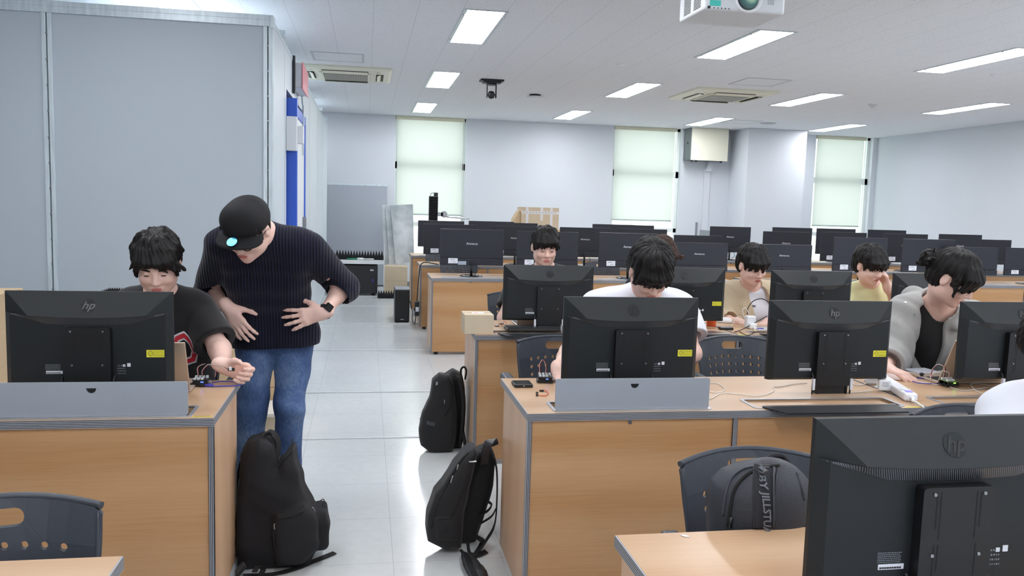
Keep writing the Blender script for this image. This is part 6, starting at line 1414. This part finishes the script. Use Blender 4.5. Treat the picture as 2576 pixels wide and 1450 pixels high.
obj('pale_top', box(BM(), -.44, .28, 12.42, 12.98, .47, .53, .004), WHITEP, T); obj('top_spacer', box(BM(), -.30, .15, 12.5, 12.9, .45, .47), BLACKM, T)
obj('label_sticker', box(BM(), .07, .12, 12.447, 12.449, .37, .39), WSTICK, T); obj('blue_light', box(BM(), .10, .115, 12.447, 12.449, .20, .25), CABLEBL, T); bm = BM(); [cyl(bm, (x, y, 0), (x, y, .03), .03) for x in (-.3, .12) for y in (12.5, 12.9)]; obj('caster', bm, BLACKM, T)
obj('cart_side', box(BM(), .265, .28, 12.40, 12.42, .0, .78), WHITEP, T)
T = thing('spray_tube', (0, 0, .532), label='white tube with green cap lying before the foam spikes', cat='tube'); bm = BM(); cyl(bm, (-.27, 12.44, .012), (-.12, 12.44, .012), .012); obj('green_cap', bm, mat('green_plastic', (30, 130, 90), .4), T); bm = BM(); cyl(bm, (-.12, 12.44, .014), (-.03, 12.44, .014), .016); cyl(bm, (-.03, 12.44, .013), (.12, 12.44, .013), .010); obj('tube_body', bm, WHITEP, T)
for x, y, w_, h_, z, lab in ((.45, 12.62, .34, .22, .0, 'lower pale carton beside the black cabinet'), (.45, 12.62, .34, .22, .221, 'upper pale carton beside the black cabinet, under the foam sheets')): carton(x, y, z, w_, .3, h_, lab, CARDP)
T = thing('absorber_foam', (0, 0, 0), label='low black foam block with points on the floor before the pale cartons', cat='foam'); bm = BM(); box(bm, .18, .62, 12.1, 12.34, 0.001, .04); pyr(bm, .18, .62, 12.1, 12.34, .04, 12, 6, .06); obj('spike_block', bm, FB, T)
T = thing('foam_column', (0, 0, 0), label='tall black column clad in pointed foam in front of the first window', cat='column'); bm = BM(); box(bm, .94, 1.07, 12.62, 12.75, .02, 1.50); 
pyr(bm, -.065, .065, 0, .98, 0, 4, 26, .02, M=Matrix.Translation((1.005, 12.62, .52)) @ Matrix.Rotation(PI/2, 4, 'X')); obj('clad_post', bm, FB, T)
obj('post_base', box(BM(), .82, 1.19, 12.5, 12.87, 0, .02, .004), BLACKP, T)
T = thing('mounted_sensor', (1.01, 12.68, 1.501), label='small black sensor clipped on top of the foam column', cat='sensor'); obj('sensor_body', box(BM(), -.0, .06, -.03, .03, .0, .055, .006), BLACKP, T); bm = BM(); tube(bm, [(.0, 0, .05), (-.04, 0, .04), (-.055, 0, .0)], .004, 6); obj('sensor_cable', bm, CABLEB, T)
T = thing('motor_clamp', (1.14, 12.70, 1.20), label='round silver pulley clamped beside the foam column', cat='pulley'); bm = BM(); cyl(bm, (.03, -.03, .03), (.03, .03, .03), .05, 28); cyl(bm, (.03, -.04, .03), (.03, -.03, .03), .02, 18); obj('pulley', bm, SILVER, T); obj('clamp', box(BM(), -.07, .03, -.03, .03, .0, .06, .004), SILVER, T); bm = BM(); cyl(bm, (.0, 0, .0), (.42, 0, -.03), .012); obj('rod', bm, SILVER, T)
T = thing('computer_tower', (.43, 9.72, 0), label='black computer tower on the aisle floor by the desk rows', cat='computer'); obj('case', box(BM(), -.085, .085, 0, .40, .008, .385, .006), BLACKP, T); obj('front_panel', box(BM(), -.083, .083, -.012, 0, .012, .38, .008), BLACKM, T); obj('badge', box(BM(), -.02, .02, -.0135, -.012, .035, .042), SILVER, T); obj('top_edge', box(BM(), -.08, .08, .0, .39, .385, .388), GREYINK, T)
bm = BM(); [box(bm, x-.02, x+.02, .03+k*.3, .06+k*.3, 0, .008) for x in (-.06, .06) for k in (0, 1)]; obj('foot', bm, BLACKM, T)
cable('power_cable', [Vector((.52, 9.78, .25)), Vector((.55, 9.7, .12)), Vector((.54, 9.55, .06)), Vector((.56, 9.4, .03)), Vector((.57, 9.28, .25)), Vector((.585, 9.2, .60)), Vector((.62, 9.17, .745)), Vector((.8, 9.19, .73))], .006, CABLEB, 'black cable climbing the desk side behind the computer tower')
T = thing('power_brick', (.565, 9.15, .16), label='black power brick with white label on the desk side near the tower', cat='adapter'); obj('brick_body', box(BM(), -.025, .025, -.03, .03, .0, .16, .006), BLACKP, T); obj('brick_label', box(BM(), -.015, .02, -.0306, -.03, .05, .10), WSTICK, T)
# carton behind the rows
T = thing('cardboard_box', (2.43, 11.55, DH+.36), label='open carton sealed with printed white tape, behind the dark-haired person', cat='box'); w_ = .27
obj('box_body', box(BM(), -w_, w_, 0, .35, 0, .30, .003), CARDP, T); TP = mat('printed_white_tape', (224, 224, 226), .35)
bm = BM(); box(bm, -w_, w_, -.0012, -.0003, .21, .245); [box(bm, x-.018, x+.018, -.0016, -.0003, .02 if i != 1 else .12, .30) for i, x in enumerate((-.19, .02, .16))]; obj('tape', bm, TP, T)
bm = BM(); [box(bm, -.25+.045*k, -.228+.045*k, -.0022, -.0016, .224, .232) for k in range(11)]; obj('tape_print', bm, GREYINK, T)
bm = BM(); prism(bm, [(-w_, .30), (w_, .30), (w_-.0, .298), (-w_, .296)], 0, .1, 'y'); prism(bm, [(-w_-.10, .0), (-w_-.095, .12), (-w_-.03, .24), (-w_, .24), (-w_, .0)], .05, .30, 'y'); obj('side_flap', bm, CARD, T)
bm = BM(); prism(bm, [(-w_-.25, -.02), (-w_-.24, -.0), (-w_-.10, -.03), (-w_-.02, -.0), (-w_-.02, -.03)], -.1, .1, 'y'); obj('front_flap', bm, CARDP, T)
T = thing('cardboard_box', (2.43, 11.72, 0), label='tall brown carton underneath the taped carton', cat='box'); obj('box_body', box(BM(), -.3, .3, -.18, .2, 0.001, DH+.357, .004), CARD, T)
# slim panel seen edge-on near the duct, small boxes behind the flat monitors
T = thing('tilted_panel', (5.20, 12.2, 0), label='slim grey panel seen edge-on in front of the white cable duct', cat='panel'); bm = BM(); box(bm, -.02, .02, -.2, .2, 0, 1.10, .004); obj('panel_body', bm, mat('panel_grey', (130, 136, 142), .5), T)
a = Y_(20, 850, 4.35); T = thing('cardboard_box', (a.x-.22, 4.35, 0), label='brown carton at the left edge behind the desk', cat='box'); obj('box_body', box(BM(), -.22, .22, -.2, .2, .47, .93, .003), CARD, T); obj('box_lower', box(BM(), -.24, .24, -.22, .22, 0, .465, .003), CARDP, T); obj('box_tape', box(BM(), -.24, .24, -.2215, -.2205, .93, .945), TP, T)
T = thing('absorber_foam', (0, 0, 0), label='black foam points just above the left monitor top, before the partition', cat='foam'); bm = BM(); a = Y_(262, 733, 5.0); b = Y_(298, 733, 5.0); box(bm, a.x, b.x, 4.9, 5.1, .6, a.z-.02); pyr(bm, a.x, b.x, 4.9, 5.1, a.z-.02, 6, 6, .035); obj('spike_block', bm, FB, T); obj('foam_crate', box(BM(), a.x-.1, b.x+.1, 4.85, 5.15, 0, .6, .004), CARDP, T)
for i, (u, v, u2, v2, z0, z1, lab) in enumerate([(641, 1105, 690, 1105, 0, .22, 'white open carton on the floor seen between the standing legs'), ]):
    a = Y_(632, 1060, 5.0); b = Y_(702, 1060, 5.0); T = thing('cardboard_box', ((a.x+b.x)/2, 5.0, 0), label=lab, cat='box'); w_ = (b.x-a.x)/2; obj('box_body', box(BM(), -w_, w_, -.12, .15, 0, .17, .003), CARDP, T); bm = BM(); prism(bm, [(-w_-.02, .17), (w_+.03, .17), (w_+.01, .19), (-w_+.0, .185)], -.18, .15, 'y'); obj('lid_flap', bm, mat('white_card', (214, 208, 200), .8), T)
a = Y_(620, 980, 5.3); b = Y_(668, 980, 5.3)
for z0, z1, lab in ((0., .25, 'lowest brown carton against the partition behind the jeans'), (.252, .50, 'upper brown carton against the partition behind the jeans')):
    T = thing('cardboard_box', ((a.x+b.x)/2-.05, 5.36, z0), label=lab, cat='box'); obj('box_body', box(BM(), -.19, .19, -.13, .13, 0, z1-z0, .003), CARD, T)
    if z0: bm = BM(); prism(bm, [(-.05, z1-z0), (.24, z1-z0+.03), (.30, z1-z0+.0), (.24, z1-z0-.002)], -.15, -.05, 'y'); obj('lid_flap', bm, CARDP, T)
